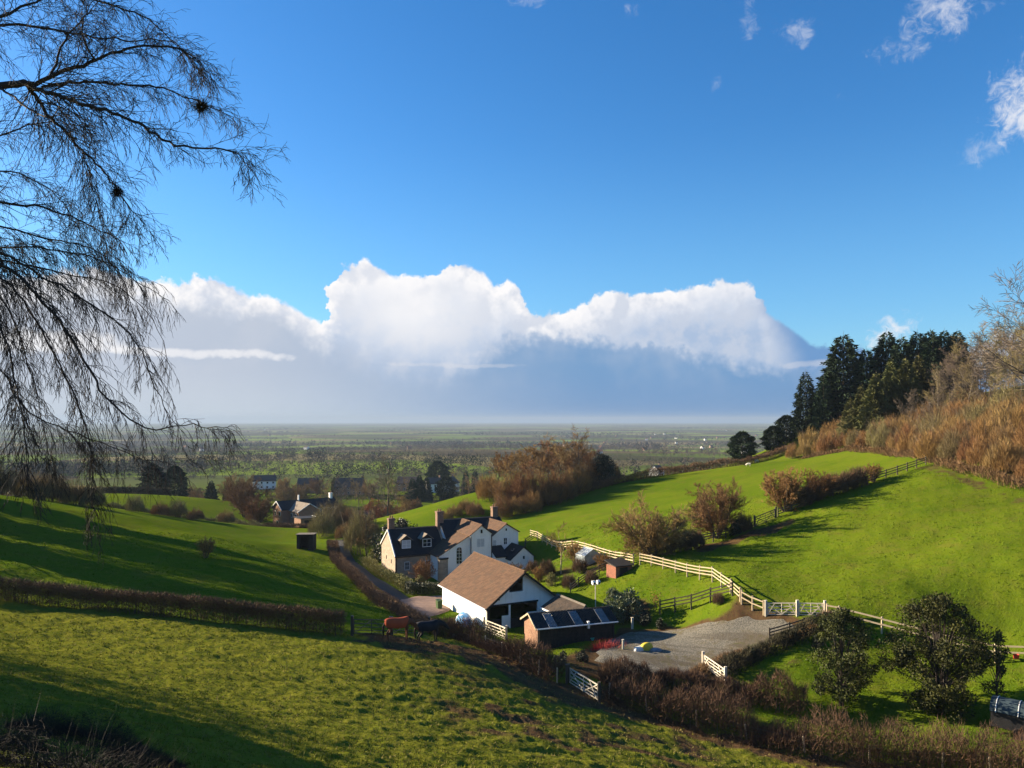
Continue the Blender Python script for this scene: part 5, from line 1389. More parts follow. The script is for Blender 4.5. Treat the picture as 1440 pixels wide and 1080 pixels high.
def scrub_line():
    # rows of scrub from the wood edge up the slope
    lines = [([(1118, 178), (1180, 165), (1240, 148), (1290, 128), (1318, 112), (1380, 101), (1450, 92)], 1.0),
             ([(1140, 184), (1200, 170), (1260, 152), (1310, 134), (1350, 116), (1410, 106), (1470, 98)], 1.12),
             ([(1165, 186), (1230, 172), (1290, 156), (1345, 138), (1390, 122), (1450, 112)], 1.2),
             ([(1330, 158), (1380, 142), (1430, 126), (1475, 116)], 1.25)]
    for row, (L, s) in enumerate(lines):
        P = [at(*q) for q in L]
        Q = resample(P, 3.6)
        for p in Q:
            x, y = p.x + rb.uniform(-1, 1), p.y + rb.uniform(-1, 1)
            pr = rb.choice((S1, S1, S2, S3)); k = s * rb.uniform(0.75, 1.15)
            plant(pr, 'thicket_bush', (x, y, G(x, y)), {id(S1): 'russet', id(S2): 'pale brown', id(S3): 'olive-brown'}[id(pr)] + ' scrub bush in the hillside thicket, ' + ('bordering the sheep field', 'just behind the front bushes', 'below the tall conifers', 'among the bare hill trees')[row], 'bush', 'thicket on the hillside, ' + {id(S1): 'russet', id(S2): 'pale', id(S3): 'olive'}[id(pr)] + ' row %d' % row, k * 0.9, k)
scrub_line()
hedge('dead_bracken', [at(1130, 170), at(1200, 156), at(1250, 140), at(1300, 118), at(1340, 104), at(1400, 95), at(1460, 88)], 'brown dead bracken fringe along the foot of the thicket', 0.8, 3.0, 200, M_DRYGRASS, 0.06, 0.6, 0.0, 31, 0, 0.5, round_=True)
# ------------------------------------------------------------------ left: crest bushes, far evergreens, trees outside the picture that throw the long shadows
for i, (px, d, s) in enumerate(((20, 150, 1.2), (48, 146, 1.35), (75, 150, 1.2), (104, 152, 1.25), (130, 150, 1.0), (66, 158, 1.4), (-20, 150, 1.4), (225, 168, 0.8), (250, 170, 0.85), (275, 166, .75), (190, 165, .8), (318, 176, .8))):
    plant(S2 if i % 2 else S3, 'crest_bush', at(px, d), 'brown bush on the crest of the left pasture' if i < 7 else 'brown bush in the hedge at the bottom of the left field', 'bush', 'bushes on the left crest' if i < 7 else 'bushes in the left field hedge', s)
plant(KC, 'great_evergreen', at(216, 281), 'great dark clipped-looking evergreen, left of the pair', s=1.0)
plant(KC, 'great_evergreen', at(246, 283), 'great dark evergreen, right of the pair', s=0.98)
plant(K4, 'conifer', at(297, 290), 'dark pointed conifer right of the great evergreens', s=0.62)
plant(K4, 'conifer', at(322, 296), 'broad dark conifer near the white-ended house', s=0.62)
plant(T3, 'bare_tree', at(272, 300), 'russet bare tree between the dark evergreens', s=0.75)
rq = random.Random(77)
for i in range(15):
    y = 80 + i * 3.3; x = -0.745 * y - 1.5 - rq.uniform(0, 7)
    pr = (T2, T1, T2, K4, T1)[i % 5]
    plant(pr, 'shelterbelt_tree', (x, y, G(x, y)), 'shelterbelt tree on the left hill beyond the pasture', 'tree', 'shelterbelt trees on the left hill', (0.92 if pr is K4 else 1.2) * rq.uniform(0.85, 1.1))
sdir = Vector((-sun_dir.x, -sun_dir.y)).normalized(); stan = math.tan(R(SUN_EL))
def caster(px, py, L, pr, h0, extra=1.0):
    """a tree standing up-sun of a shaded patch of ground"""
    p = hit(px, py); x, y = p.x - sdir.x * L, p.y - sdir.y * L
    need = p.z + L * stan - G(x, y)
    plant(pr, 'hedgerow_tree', (x, y, G(x, y)), 'hedgerow tree at the left end of the rough pasture', 'tree', 'hedgerow trees left of the rough pasture', max(0.25, need * extra / h0))
for px, py, L, pr, h0, ex in ((230, 1000, 38, T1, 12, 1.1), (120, 950, 42, T2, 13, 1.05), (290, 1078, 26, KC, 15.5, 1.15), (180, 1062, 24, KC, 15.5, 1.3), (90, 1010, 26, KC, 15.5, 1.1), (420, 1085, 34, KC, 15.5, 1.1), (20, 1040, 20, KC, 15.5, 1.3), (330, 1010, 50, T1, 12, 1.05)):
    caster(px, py, L, pr, h0, ex)
# more growth round the farm buildings
for px, d, pr, s, nm, lb in ((700, 103, SD, .55, 'garden_shrub', 'small twiggy shrub between the barn and the white wing'), (722, 104, RB, .6, 'garden_shrub', 'bare shrub in front of the annexe wall'), (748, 102, SD, .6, 'garden_shrub', 'brown shrub at the corner of the annexe'),
                             (758, 96, RB, .6, 'garden_shrub', 'bare bush above the barn roof'), (776, 93, YB, .8, 'garden_shrub', 'yellowish shrub behind the barn'), (800, 90, SD, .6, 'garden_shrub', 'brown bush beside the barn gable'), (808, 100, RB, .8, 'garden_shrub', 'bare bush near the pale fence'),
                             (832, 88.5, SD, .55, 'garden_shrub', 'brown bush at the dark garden fence'), (905, 76, IV, .7, 'garden_shrub', 'dark bush right of the laurel'), (930, 74.5, IV, .5, 'garden_shrub', 'low dark bush under the orange sapling'), (850, 74.5, IV, .6, 'garden_shrub', 'dark shrub at the corner of the long shed'),
                             (1010, 73.5, SD, .4, 'garden_shrub', 'small twiggy clump below the dark paddock fence'), (1165, 66, SD, .6, 'twiggy_bush', 'round twiggy bush over the end of the yard gates'), (1150, 64.5, IV, .5, 'ivy_bush', 'dark ivy clump on the yard fence'), (1100, 66, IV, .55, 'ivy_bush', 'dark ivy clump on the overgrown bank'),
                             (1060, 64.5, IV, .5, 'ivy_bush', 'dark leafy clump at the low end of the bank'), (820, 64.5, IV, .6, 'ivy_bush', 'dark evergreen clump behind the white timber gate'), (790, 63, IV, .65, 'ivy_bush', 'dark clump left behind the white timber gate'), (860, 60, SD, .75, 'twiggy_bush', 'rounded twiggy bush right of the white timber gate'),
                             (640, 105, RB, .5, 'garden_shrub', 'bare shrub below the arched window'), (590, 103, YB, .8, 'garden_shrub', 'yellowish shrub under the cottage window'), (545, 108, YB, .7, 'garden_shrub', 'yellowish shrub at the cottage corner')):
    plant(pr, nm, at(px, d), lb, 'bush', None, s)
# ------------------------------------------------------------------ animals
def skin_obj(name, verts, edges, radii, mat, parent, root=0, sub=2):
    me = bpy.data.meshes.new(name); me.from_pydata(verts, edges, []); me.materials.append(mat)
    o = link(bpy.data.objects.new(name, me), parent)
    o.modifiers.new('skin', 'SKIN').use_smooth_shade = True
    sv = me.skin_vertices[0].data
    for i, r in enumerate(radii):
        sv[i].radius = r if isinstance(r, tuple) else (r, r); sv[i].use_root = (i == root)
    m = o.modifiers.new('subdivision', 'SUBSURF'); m.levels = sub; m.render_levels = sub
    return o
def horse(p, rz, coat, rug, label, neck_down=0.0, head_turn=0.0, s=1.0):
    root = empty('horse', p, rz); root.scale = (s, s, s); tag(root, label, 'horse', None)
    V = [(0, 0, 1.28), (0.45, 0, 1.22), (0.9, 0, 1.24), (1.16, 0, 1.36), (1.42, head_turn * 0.3, 1.42 - neck_down * 0.5), (1.66, head_turn * 0.6, 1.5 - neck_down * 1.1), (1.76, head_turn * 0.7, 1.42 - neck_down * 1.2), (2.02, head_turn, 1.12 - neck_down * 1.05), (-0.3, 0, 1.28)]
    Ed = [(0, 1), (1, 2), (2, 3), (3, 4), (4, 5), (5, 6), (6, 7), (0, 8)]
    Rr = [(0.30, 0.31), (0.30, 0.32), (0.27, 0.32), (0.18, 0.25), (0.11, 0.19), (0.09, 0.13), (0.10, 0.14), (0.065, 0.075), (0.22, 0.22)]
    for sd in (-1, 1):
        b = len(V); y = sd * 0.17
        V += [(-0.2, y, 1.05), (-0.1, y, 0.82), (-0.36, y, 0.52), (-0.31, y, 0.16), (-0.25, y, 0.03)]; Rr += [0.16, 0.115, 0.06, 0.042, 0.06]
        Ed += [(8, b)] + [(b + i, b + i + 1) for i in range(4)]
        b = len(V)
        V += [(0.95, y * 0.95, 0.98), (0.98, y * 0.95, 0.74), (0.98, y * 0.95, 0.46), (0.98, y * 0.95, 0.15), (1.03, y * 0.95, 0.03)]; Rr += [0.13, 0.085, 0.06, 0.042, 0.058]
        Ed += [(2, b)] + [(b + i, b + i + 1) for i in range(4)]
    skin_obj('body', V, Ed, Rr, coat, root)
    skin_obj('tail', [(-0.48, 0, 1.36), (-0.62, 0, 1.15), (-0.64, 0, 0.75), (-0.60, 0, 0.45)], [(0, 1), (1, 2), (2, 3)], [0.05, 0.075, 0.085, 0.03], M_HORSEHAIR, root, 0, 1)
    hx, hy, hz = V[5]
    for sd in (-1, 1):
        skin_obj('ear', [(hx + 0.03, hy + sd * 0.06, hz + 0.08), (hx + 0.02, hy + sd * 0.075, hz + 0.25)], [(0, 1)], [0.035, 0.008], coat, root, 0, 1)
    mane = MB()
    for i in range(3, 6):
        a, b = Vector(V[i]), Vector(V[i + 1]) if i < 5 else Vector(V[5]) + Vector((0.05, 0, 0.05))
        ra, rb_ = Rr[i][1], Rr[min(i + 1, 5)][1]
        mane.add([a + Vector((0, 0.03, ra * 0.5)), b + Vector((0, 0.03, rb_ * 0.5)), b + Vector((0, 0.0, rb_ + 0.06)), a + Vector((0, 0.0, ra + 0.05)), a + Vector((0, -0.04, ra * 0.5)), b + Vector((0, -0.04, rb_ * 0.5))],
                 [(0, 1, 2, 3), (3, 2, 5, 4)])
    mane.build('mane', M_HORSEHAIR, root)
    # rug: a fitted shell over back and flanks
    ring = [(-0.56, 0.06, 0.10, 1.36), (-0.50, 0.20, 0.24, 1.30), (-0.36, 0.30, 0.32, 1.27), (-0.1, 0.35, 0.37, 1.245), (0.3, 0.36, 0.37, 1.18), (0.68, 0.33, 0.37, 1.19), (0.92, 0.28, 0.36, 1.24), (1.06, 0.20, 0.30, 1.30), (1.12, 0.14, 0.22, 1.36)]
    W, F = [], []; n = 14
    for x, ry, rz_, zc in ring:
        for k in range(n + 1):
            a = math.radians(-18 + 216 * k / n)
            drop = -0.16 if k in (0, n) else 0
            W.append((x, math.cos(a) * ry * (1.03 + 0.02 * math.sin(x * 9 + k)), zc + math.sin(a) * rz_ + drop + (0.02 if 3 < k < n - 3 else 0)))
    for i in range(len(ring) - 1):
        for k in range(n): q = i * (n + 1) + k; F.append((q, q + 1, q + n + 2, q + n + 1))
    r = obj_py('rug', W, F, rug, root, True)
    r.modifiers.new('thickness', 'SOLIDIFY').thickness = 0.02
    sm = r.modifiers.new('subdivision', 'SUBSURF'); sm.levels = 1; sm.render_levels = 1
    return root
M_BAY = simple('bay_coat', (0.16, 0.062, 0.028), (0.11, 0.042, 0.02), 3.0, 0.7)
M_BLACKCOAT = simple('black_coat', (0.020, 0.017, 0.016), (0.03, 0.026, 0.024), 3.0, 0.7)
M_HORSEHAIR = simple('horse_hair', (0.025, 0.018, 0.014), (0.06, 0.04, 0.03), 8.0, 0.8)
M_RUG_RED = simple('orange_red_rug', (0.46, 0.085, 0.03), (0.38, 0.065, 0.025), 2.0, 0.8, 0.01, 9.0)
M_RUG_DARK = simple('charcoal_rug', (0.016, 0.016, 0.019), (0.026, 0.026, 0.03), 2.0, 0.8, 0.01, 9.0)
pa = hit(552, 902); pb = hit(595, 905)
horse(pa, 0.38, M_BAY, M_RUG_RED, 'chestnut horse wearing an orange-red rug at the metal gate', 0.6, 0.1, 1.12)
horse(pb, 0.5, M_BLACKCOAT, M_RUG_DARK, 'black horse in a charcoal rug with its head in the hedge', 0.3, -0.1, 1.08)
M_WOOL = simple('fleece', (0.56, 0.53, 0.45), (0.44, 0.41, 0.34), 6.0, 0.95, 0.03, 14.0)
M_SHEEPFACE = simple('sheep_face', (0.10, 0.08, 0.07), None, 6.0)
def sheep(p, rz, label, graze):
    root = empty('sheep', p, rz); tag(root, label, 'sheep')
    V = [(0, 0, 0.55), (0.35, 0, 0.56), (0.68, 0, 0.55), (0.88, 0, 0.62 - graze * 0.25), (-0.18, 0, 0.55)]
    Ed = [(0, 1), (1, 2), (2, 3), (0, 4)]; Rr = [0.25, 0.28, 0.25, 0.13, 0.18]
    for x, par in ((-0.1, 4), (0.66, 2)):
        for sd in (-1, 1):
            b = len(V); V += [(x, sd * 0.12, 0.3), (x, sd * 0.12, 0.02)]; Rr += [0.06, 0.04]; Ed += [(par, b), (b, b + 1)]
    skin_obj('fleece', V, Ed, Rr, M_WOOL, root)
    skin_obj('head', [(0.9, 0, 0.64 - graze * 0.3), (1.12, 0, 0.56 - graze * 0.45)], [(0, 1)], [0.10, 0.06], M_SHEEPFACE, root, 0, 1)
sheep(hit(1054, 656), 2.6, 'grey-faced sheep grazing, lower of the two on the far field', 1.0)
sheep(hit(1063, 651), 0.4, 'pale sheep standing, upper of the two on the far field', 0.4)

# ------------------------------------------------------------------ yard clutter
def lamp_post():
    p = at(837.5, 80); root = empty('lamp_post', (p.x, p.y, p.z), 0.5)
    tag(root, 'pale floodlight post with two lamp heads beside the sheds', 'lamp post')
    top = -17.1 - p.z
    V, F = tubes([(0, 0, -0.3, 0, 0, top, 0.06, 0.05)], 8); obj_np('pole', V, F, M_GATE_W, root, True)
    MB().box(-0.42, 0.42, -0.04, 0.04, top - 0.12, top - 0.05).build('crossarm', M_GATE_W, root)
    for x in (-0.3, 0.3):
        l = MB().prism_x([(-0.22, top - 0.05), (0.10, top + 0.02), (0.10, top + 0.34), (-0.10, top + 0.36), (-0.24, top + 0.22)], x - 0.16, x + 0.16).build('lamp_head', M_FRAME, root)
        MB().prism_x([(-0.245, top + 0.0), (-0.232, top - 0.02), (-0.252, top + 0.18), (-0.262, top + 0.18)], x - 0.12, x + 0.12).build('lens', M_GLASS, l)
lamp_post()
def lump(name, p, rx, ry, rz_, mat, label, cat, seed, flat=0.2, rot=0.0, bands=None):
    """a soft heap: sack or sheeted pile"""
    rs = np.random.RandomState(seed); nu, nv = 20, 9; V, F = [], []
    ph = rs.rand(6) * 6.28
    for j in range(nv + 1):
        t = j / nv
        for i in range(nu):
            a = 2 * math.pi * i / nu
            k = 1 + 0.14 * math.sin(2 * a + ph[0]) + 0.10 * math.sin(3 * a + ph[1] + t * 3) + 0.05 * math.sin(7 * a + ph[2])
            rr = math.cos(t * math.pi / 2) ** 0.55
            V.append((math.cos(a) * rx * rr * k, math.sin(a) * ry * rr * k, rz_ * math.sin(t * math.pi / 2) * (1 + 0.18 * math.sin(2 * a + ph[3]) * (1 - t)) - 0.05))
    for j in range(nv):
        for i in range(nu): q = j * nu + i; w = j * nu + (i + 1) % nu; F.append((q, w, w + nu, q + nu))
    o = obj_py(name, V, F, mat, None, True); o.location = p; o.rotation_euler = (0, 0, rot)
    tag(o, label, cat)
    return o
def tarp_fn(N, b):
    tc = N.node('ShaderNodeTexCoord'); v = E(N, tc.outputs['Object'])
    x, y, z = N.sep(v)
    f = N.sstep(N.noise(v, 1.1, 2.0) + z * 0.12, 0.52, 0.56)
    N.put(b.inputs['Base Color'], N.mix(f, (0.68, 0.68, 0.66), (0.12, 0.34, 0.62)))
    bn = N.node('ShaderNodeBump'); bn.inputs['Distance'].default_value = 0.12
    N.put(bn.inputs['Height'], N.noise(v, 3.0, 4.0, 0.6, 1.0)); N.t.links.new(bn.outputs[0], b.inputs['Normal'])
M_TARP = material('blue_white_sheeting', tarp_fn, 0.5)
lump('sheeted_heap', Vector((-5.0, 80.6, G(-5.0, 80.6))), 1.9, 0.9, 1.15, M_TARP, 'heap under blue and white sheeting against the barn wall', 'heap', 3, rot=-1.1)
M_SACK_Y = simple('yellow_plastic', (0.62, 0.48, 0.04), (0.5, 0.38, 0.04), 2.0, 0.5, 0.05, 4.0)
M_SACK_W = simple('white_plastic', (0.66, 0.65, 0.60), (0.5, 0.49, 0.45), 2.0, 0.5, 0.05, 4.0)
M_SACK_G = simple('grey_plastic', (0.22, 0.24, 0.27), (0.15, 0.16, 0.19), 2.0, 0.5, 0.05, 4.0)
lump('sack', hit(909, 915), 0.62, 0.45, 0.75, M_SACK_Y, 'bright yellow sack standing on the gravel yard', 'sack', 5, rot=0.4)
lump('sack', hit(899, 916), 0.6, 0.4, 0.5, M_SACK_W, 'white sack leaning by the yellow one', 'sack', 6, rot=0.2)
lump('sack', hit(922, 917), 0.55, 0.4, 0.4, M_SACK_G, 'small grey sack right of the yellow one', 'sack', 7, rot=-0.3)
def bin_(p, label, col):
    root = empty('wheelie_bin', p, 0.5); tag(root, label, 'bin')
    M = simple('green_bin_plastic', col, None, 3.0, 0.5)
    MB().add([(-0.24, -0.26, -0.05), (0.24, -0.26, -0.05), (0.24, 0.26, -0.05), (-0.24, 0.26, -0.05), (-0.29, -0.33, 0.98), (0.29, -0.33, 0.98), (0.29, 0.33, 0.98), (-0.29, 0.33, 0.98)], [(3, 2, 1, 0), (4, 5, 6, 7), (0, 1, 5, 4), (1, 2, 6, 5), (2, 3, 7, 6), (3, 0, 4, 7)]).build('body', M, root)
    MB().slab((-0.31, -0.37, 1.04), (0.31, -0.37, 1.04), (0.31, 0.36, 1.14), (-0.31, 0.36, 1.14), 0.06).build('lid', M, root)
    for x in (-0.27, 0.27):
        V, F = tubes([(x - 0.03, 0.33, 0.06, x + 0.03, 0.33, 0.06, 0.1, 0.1)], 10); obj_np('wheel', V, F, M_IRON, root)
bin_(Vector((-8.3, 87.4, G(-8.3, 87.4))), 'dark green wheelie bin at the far corner of the barn', (0.05, 0.09, 0.03))
def tub(p, label, col, r=0.35, h=0.4, handle=True, name='tub', cat='tub'):
    root = empty(name, p); tag(root, label, cat)
    M = simple(name + '_plastic', col, tuple(c * 0.8 for c in col), 3.0, 0.5)
    n = 14; V = []; F = []
    for z, k in ((0, 0.78), (h, 1.0), (h, 0.92), (0.03, 0.70)):
        V += [(math.cos(6.2832 * i / n) * r * k, math.sin(6.2832 * i / n) * r * k, z) for i in range(n)]
    for j in range(3):
        for i in range(n): a = j * n + i; b = j * n + (i + 1) % n; F.append((a, b, b + n, a + n))
    F += [tuple(range(n - 1, -1, -1)), tuple(range(3 * n, 4 * n))]
    obj_py('bowl', V, F, M, root)
    if handle:
        S = [(math.cos(t0) * r, 0, h + math.sin(t0) * r * 0.6, math.cos(t1) * r, 0, h + math.sin(t1) * r * 0.6, 0.012, 0.012) for t0, t1 in ((math.pi * k / 8, math.pi * (k + 1) / 8) for k in range(8))]
        V, F = tubes(S, 4); obj_np('handle', V, F, M_IRON, root)
tub(hit(831, 902), 'turquoise plastic tub at the end of the long shed', (0.05, 0.36, 0.30), 0.42, 0.45)
tub(at(1429, 59.6), 'red bucket hooked at the two-rail fence', (0.55, 0.05, 0.04), 0.22, 0.34, name='bucket', cat='bucket')
def post(px, py, h, w, label, mat=M_GATE_W):
    p = hit(px, py); root = empty('marker_post', p); tag(root, label, 'post')
    bar(root, 'shaft', (0, 0, -0.3), (0.02, 0, h), w, w, mat)
    MB().box(-w * 0.6, w * 0.6, -w * 0.6, w * 0.6, h, h + 0.05).build('cap', mat, root)
post(889, 884, 1.05, 0.2, 'white post beside the laurel at the yard edge')
post(876, 915, 0.95, 0.16, 'white post next to the red dogwood')
post(797, 962, 1.45, 0.2, 'tall dark post beside the white timber gate', M_TIMBER_D)
# water trough in the scruffy hedge
def trough():
    p = hit(648, 900); root = empty('water_trough', p, -0.3); tag(root, 'dark water trough lying in the hedge near the horses', 'trough')
    m = MB(); m.box(-0.7, 0.7, -0.32, 0.32, 0, 0.08); m.build('base', M_ASH, root)
    for a in ((-0.7, 0.7, -0.32, -0.26), (-0.7, 0.7, 0.26, 0.32), (-0.7, -0.64, -0.26, 0.26), (0.64, 0.7, -0.26, 0.26)):
        MB().box(*a, 0.082, 0.5).build('side', M_ASH, root)
    MB().box(-0.64, 0.64, -0.26, 0.26, 0.3, 0.34).build('water', M_GLASS, root)
trough()
# trailer with rounded blue-grey roof in the corner paddock
def trailer():
    p = at(1452, 50.0); root = empty('livestock_trailer', p, -0.72); tag(root, 'dark trailer with rounded blue-grey canopy beneath the largest evergreen', 'trailer')
    M = simple('blue_grey_canopy', (0.055, 0.08, 0.095), (0.04, 0.06, 0.072), 1.0, 0.85, spec=0.05)
    MB().box(-2.2, 2.2, -0.95, 0.95, 0.45, 1.45).build('body', M_IRON, root)
    n = 10
    prof = [(math.cos(math.pi * k / n) * 1.0, 1.452 + math.sin(math.pi * k / n) * 0.72) for k in range(n + 1)]
    MB().prism_x(prof, -2.25, 2.25).build('canopy', M, root)
    for x in (-1.9, -0.65, 0.65, 1.9):
        S = []
        for k in range(n):
            a, b = prof[k], prof[k + 1]
            S.append((x, a[0] * 1.015, 1.45 + (a[1] - 1.452) * 1.02, x, b[0] * 1.015, 1.45 + (b[1] - 1.452) * 1.02, 0.03, 0.03))
        V, F = tubes(S, 5); obj_np('rib', V, F, M_FRAME, root)
    for x in (-0.55, 0.55):
        for y in (-1.0, 1.0):
            V, F = tubes([(x, y - 0.11, 0.36, x, y + 0.11, 0.36, 0.36, 0.36)], 16)
            wh = obj_np('wheel', V, F, M_IRON, root)
            n2 = 12
            MB().prism_y([(x + math.cos(6.2832 * k / n2) * 0.37, 0.36 + math.sin(6.2832 * k / n2) * 0.37) for k in range(n2)], y - 0.09, y + 0.09).build('tyre', M_IRON, wh)
    MB().box(2.2, 3.3, -0.06, 0.06, 0.45, 0.57).build('drawbar', M_IRON, root)
trailer()
# ------------------------------------------------------------------ houses of the villages on the plain
M_FARWALL = simple('far_brick', (0.27, 0.17, 0.12), (0.2, 0.13, 0.1), 1.0)
M_FARROOF = simple('far_roof', (0.075, 0.06, 0.055), (0.10, 0.07, 0.055), 1.0)
M_FARROOF_R = simple('far_red_roof', (0.20, 0.10, 0.065), (0.15, 0.08, 0.055), 1.0)
def plain_house(px, d, w, dep, e, r, wall, roof, label, rz=0.0, windows=True, group=None, dz=0.0):
    p = at(px, d)
    h = empty('house', (p.x, p.y, p.z + dz), rz); tag(h, label, 'house', group)
    MB().prism_x([(0, -1), (dep, -1), (dep, e), (dep / 2, r - 0.05), (0, e)], -w / 2, w / 2).build('wall', wall, h)
    roof_x(h, -w / 2 - 0.3, w / 2 + 0.3, 0, dep, e, e, dep / 2, r, roof, 0.15, 0.4, 0.02)
    chimney(h, w / 2 - 0.7, dep / 2, r - 0.6, r + 1.2, 0.8, 0.7, M_CHIM, 0)
    if windows:
        k = max(2, int(w / 3))
        for i in range(k):
            for z in ((1.3, 3.9) if e > 4 else (1.3,)):
                window(h, -w / 2 + w * (i + 0.5) / k, z, 1.1, 1.2, 0, 1, 1)
    return h
plain_house(372, 455, 13, 8, 5.0, 8.0, M_WHITE, M_FARROOF, 'white-walled far house among dark conifers left of the village', 0.35)
plain_house(432, 430, 11, 8, 4.6, 8.0, M_FARWALL, M_FARROOF, 'far brick house with dark roof behind a round bare tree', 0.1)
plain_house(490, 418, 15, 9, 4.4, 9.0, M_FARWALL, M_FARROOF, 'far house with broad dark roof, largest of the village', 0.05)
plain_house(572, 440, 12, 8, 4.6, 8.0, M_FARWALL, M_FARROOF, 'far brick house hidden behind bare trees', -0.1)
plain_house(612, 430, 9, 7, 5.2, 8.2, M_WHITE, M_FARROOF, 'white far house left of the black rounded tree', 0.4)
plain_house(642, 436, 8, 8, 5.0, 8.4, M_WHITE, M_FARROOF, 'white gabled far house right of the black rounded tree', 1.2)
plain_house(930, 520, 8.5, 7, 4.8, 7.6, M_WHITE, M_FARROOF, 'lone white far house behind the hilltop hedge', 0.9, dz=2.0)
plain_house(515, 245, 6, 4, 2.2, 3.2, M_WHITE, M_FARROOF, 'low white outbuilding under the russet tree', 0.2, False)
rh = random.Random(3)
for i in range(46):
    d = math.exp(rh.uniform(math.log(900), math.log(6500))); px = rh.choice((rh.uniform(330, 700), rh.uniform(700, 1060), rh.uniform(820, 1090), rh.uniform(60, 400)))
    if i < 16: d = rh.uniform(2200, 4200); px = rh.uniform(860, 1080)
    s = 0.8
    plain_house(px, d, rh.uniform(8, 13) * s, 8 * s, 4.5 * s, 7.5 * s, rh.choice((M_WHITE, M_FARWALL, M_FARWALL)), rh.choice((M_FARROOF, M_FARROOF_R)), 'tiny house scattered on the hazy plain', rh.uniform(-0.7, 0.7), False, 'houses of the hazy plain', 1.0)
# ------------------------------------------------------------------ single trees round the village gardens
spots = [(402, 372, R2, 1.5), (424, 376, R2, 1.45), (458, 384, T1, .8), (500, 392, T1, .85), (520, 386, T2, .9), (540, 395, T1, .95), (556, 388, T1, .85), (575, 400, T2, .8), (520, 405, R2, 1.2), (672, 392, T1, 1.0), (682, 385, T3, .9), (660, 398, T2, .9),
         (590, 388, K4, .78), (600, 392, K4, .7), (616, 470, KR, 2.0), (628, 392, KR, 1.55), (655, 420, K1, .85), (668, 426, K1, .85), (350, 398, K4, .6), (338, 420, K4, .55), (446, 420, R2, 1.3), (470, 430, K1, .6), (400, 440, R3, 1.4), (640, 452, T2, .8),
         (690, 420, T1, .95), (884, 330, R2, 1.5), (900, 345, T1, .7), (868, 320, R3, 1.4), (950, 340, R3, 1.5), (975, 330, R2, 1.5), (992, 320, R2, 1.3), (1010, 335, T3, .8), (915, 420, T2, .8), (285, 330, R3, 1.5), (160, 330, R2, 1.6), (120, 310, R3, 1.5), (90, 320, R2, 1.6), (50, 300, R3, 1.7), (20, 310, R2, 1.7), (180, 300, R2, 1.4), (270, 345, R2, 1.6), (-30, 300, R2, 1.7),
         (480, 352, T1, 1.0), (505, 345, T2, 1.0), (532, 352, T1, 1.15), (560, 345, T2, 1.0), (650, 360, T1, 1.0), (675, 352, T2, .95), (420, 350, T3, .9), (380, 345, T3, .8), (690, 345, T3, 1.0), (580, 360, K4, .8), (456, 355, T2, .9), (610, 300, T1, .5), (580, 285, R2, 1.0), (545, 290, R3, 1.0), (600, 262, R3, .8), (625, 258, R3, .75), (560, 262, R3, .9), (590, 330, K1, .35), (643, 335, K1, .35)]
names = {id(K4): ('conifer', 'dark conifer among the village gardens'), id(KR): ('round_evergreen', 'rounded black evergreen by the white village houses'), id(K1): ('conifer', 'slim dark conifer beyond the green strip')}
for px, d, pr, s in spots:
    nm, lb = names.get(id(pr), ('bare_tree', 'bare tree about the village gardens and lower fields'))
    plant(pr, nm, at(px, d), lb, 'tree', {'bare_tree': 'bare trees of the lower fields', 'conifer': 'village conifers', 'round_evergreen': 'rounded village evergreens'}[nm] + (' beyond the strip' if pr is K1 else ''), s)
# ------------------------------------------------------------------ hedgerow trees and woods of the plain, too many to count
def far_trees(name, label, mat, seed, n_lines, tone, flakes):
    rs = np.random.RandomState(seed); X, Y, H = [], [], []
    for i in range(n_lines):
        d = math.exp(math.log(520) + (math.log(11000) - math.log(520)) * rs.rand() ** 0.85); az = rs.uniform(-0.78, 0.62)
        cx, cy = az * d, d
        wood = rs.rand() < 0.22
        L = rs.uniform(60, 260) * (1 + d / 1800); ang = rs.normal(0.05, 0.15) if rs.rand() < 0.8 else rs.normal(1.3, 0.3)
        wdt = rs.uniform(15, 60) * (1 + d / 3000) if wood else 3
        sp = (5.5 if wood else 4.5) * (1 + d / 1400)
        m = int(min(150, L * (3 if wood else 1) / sp))
        u = rs.uniform(-L / 2, L / 2, m); v = rs.normal(0, wdt / 2, m)
        X.append(cx + u * math.cos(ang) - v * math.sin(ang)); Y.append(cy + u * math.sin(ang) + v * math.cos(ang))
        hh = rs.uniform(6, 11) if wood else rs.uniform(1.6, 4.8)
        H.append(hh * rs.uniform(0.5, 1.3, m))
    X, Y, H = map(np.concatenate, (X, Y, H))
    ok = (np.hypot(X, Y) > 480) & (Y > 200); X, Y, H = X[ok], Y[ok], H[ok]
    Z = Gv(X, Y); n = len(X)
    k = flakes
    nearer = np.hypot(X, Y) < 1700
    VV, FF, base = [], [], 0
    for sel, kk, s0, s1 in ((nearer, k * 4, 0.07, 0.20), (~nearer, k, 0.2, 0.45)):
        x, y, z, hh = X[sel], Y[sel], Z[sel], H[sel]; m = len(x)
        r = hh * rs.uniform(0.4, 0.75, m)
        off = rs.normal(0, 1, (m, kk, 3)); off /= np.linalg.norm(off, axis=2, keepdims=True); off *= rs.rand(m, kk, 1) ** 0.5
        Cc = np.stack([x, y, z + hh * 0.48], 1)[:, None] + off * np.stack([r, r, hh * 0.5], 1)[:, None]
        D = off + rs.normal(0, 0.5, off.shape) + [0, 0, 0.4]
        sz = (hh[:, None] * rs.uniform(s0, s1, (m, kk))).ravel()
        V, F = blades(Cc.reshape(-1, 3), D.reshape(-1, 3), sz * 1.3, sz * 0.6, rs)
        VV.append(V); FF.append(F + base); base += len(V)
    V, F = np.concatenate(VV), np.concatenate(FF)
    o = obj_np(name, V, F, mat); tag(o, label, 'trees', kind='stuff')
    return n
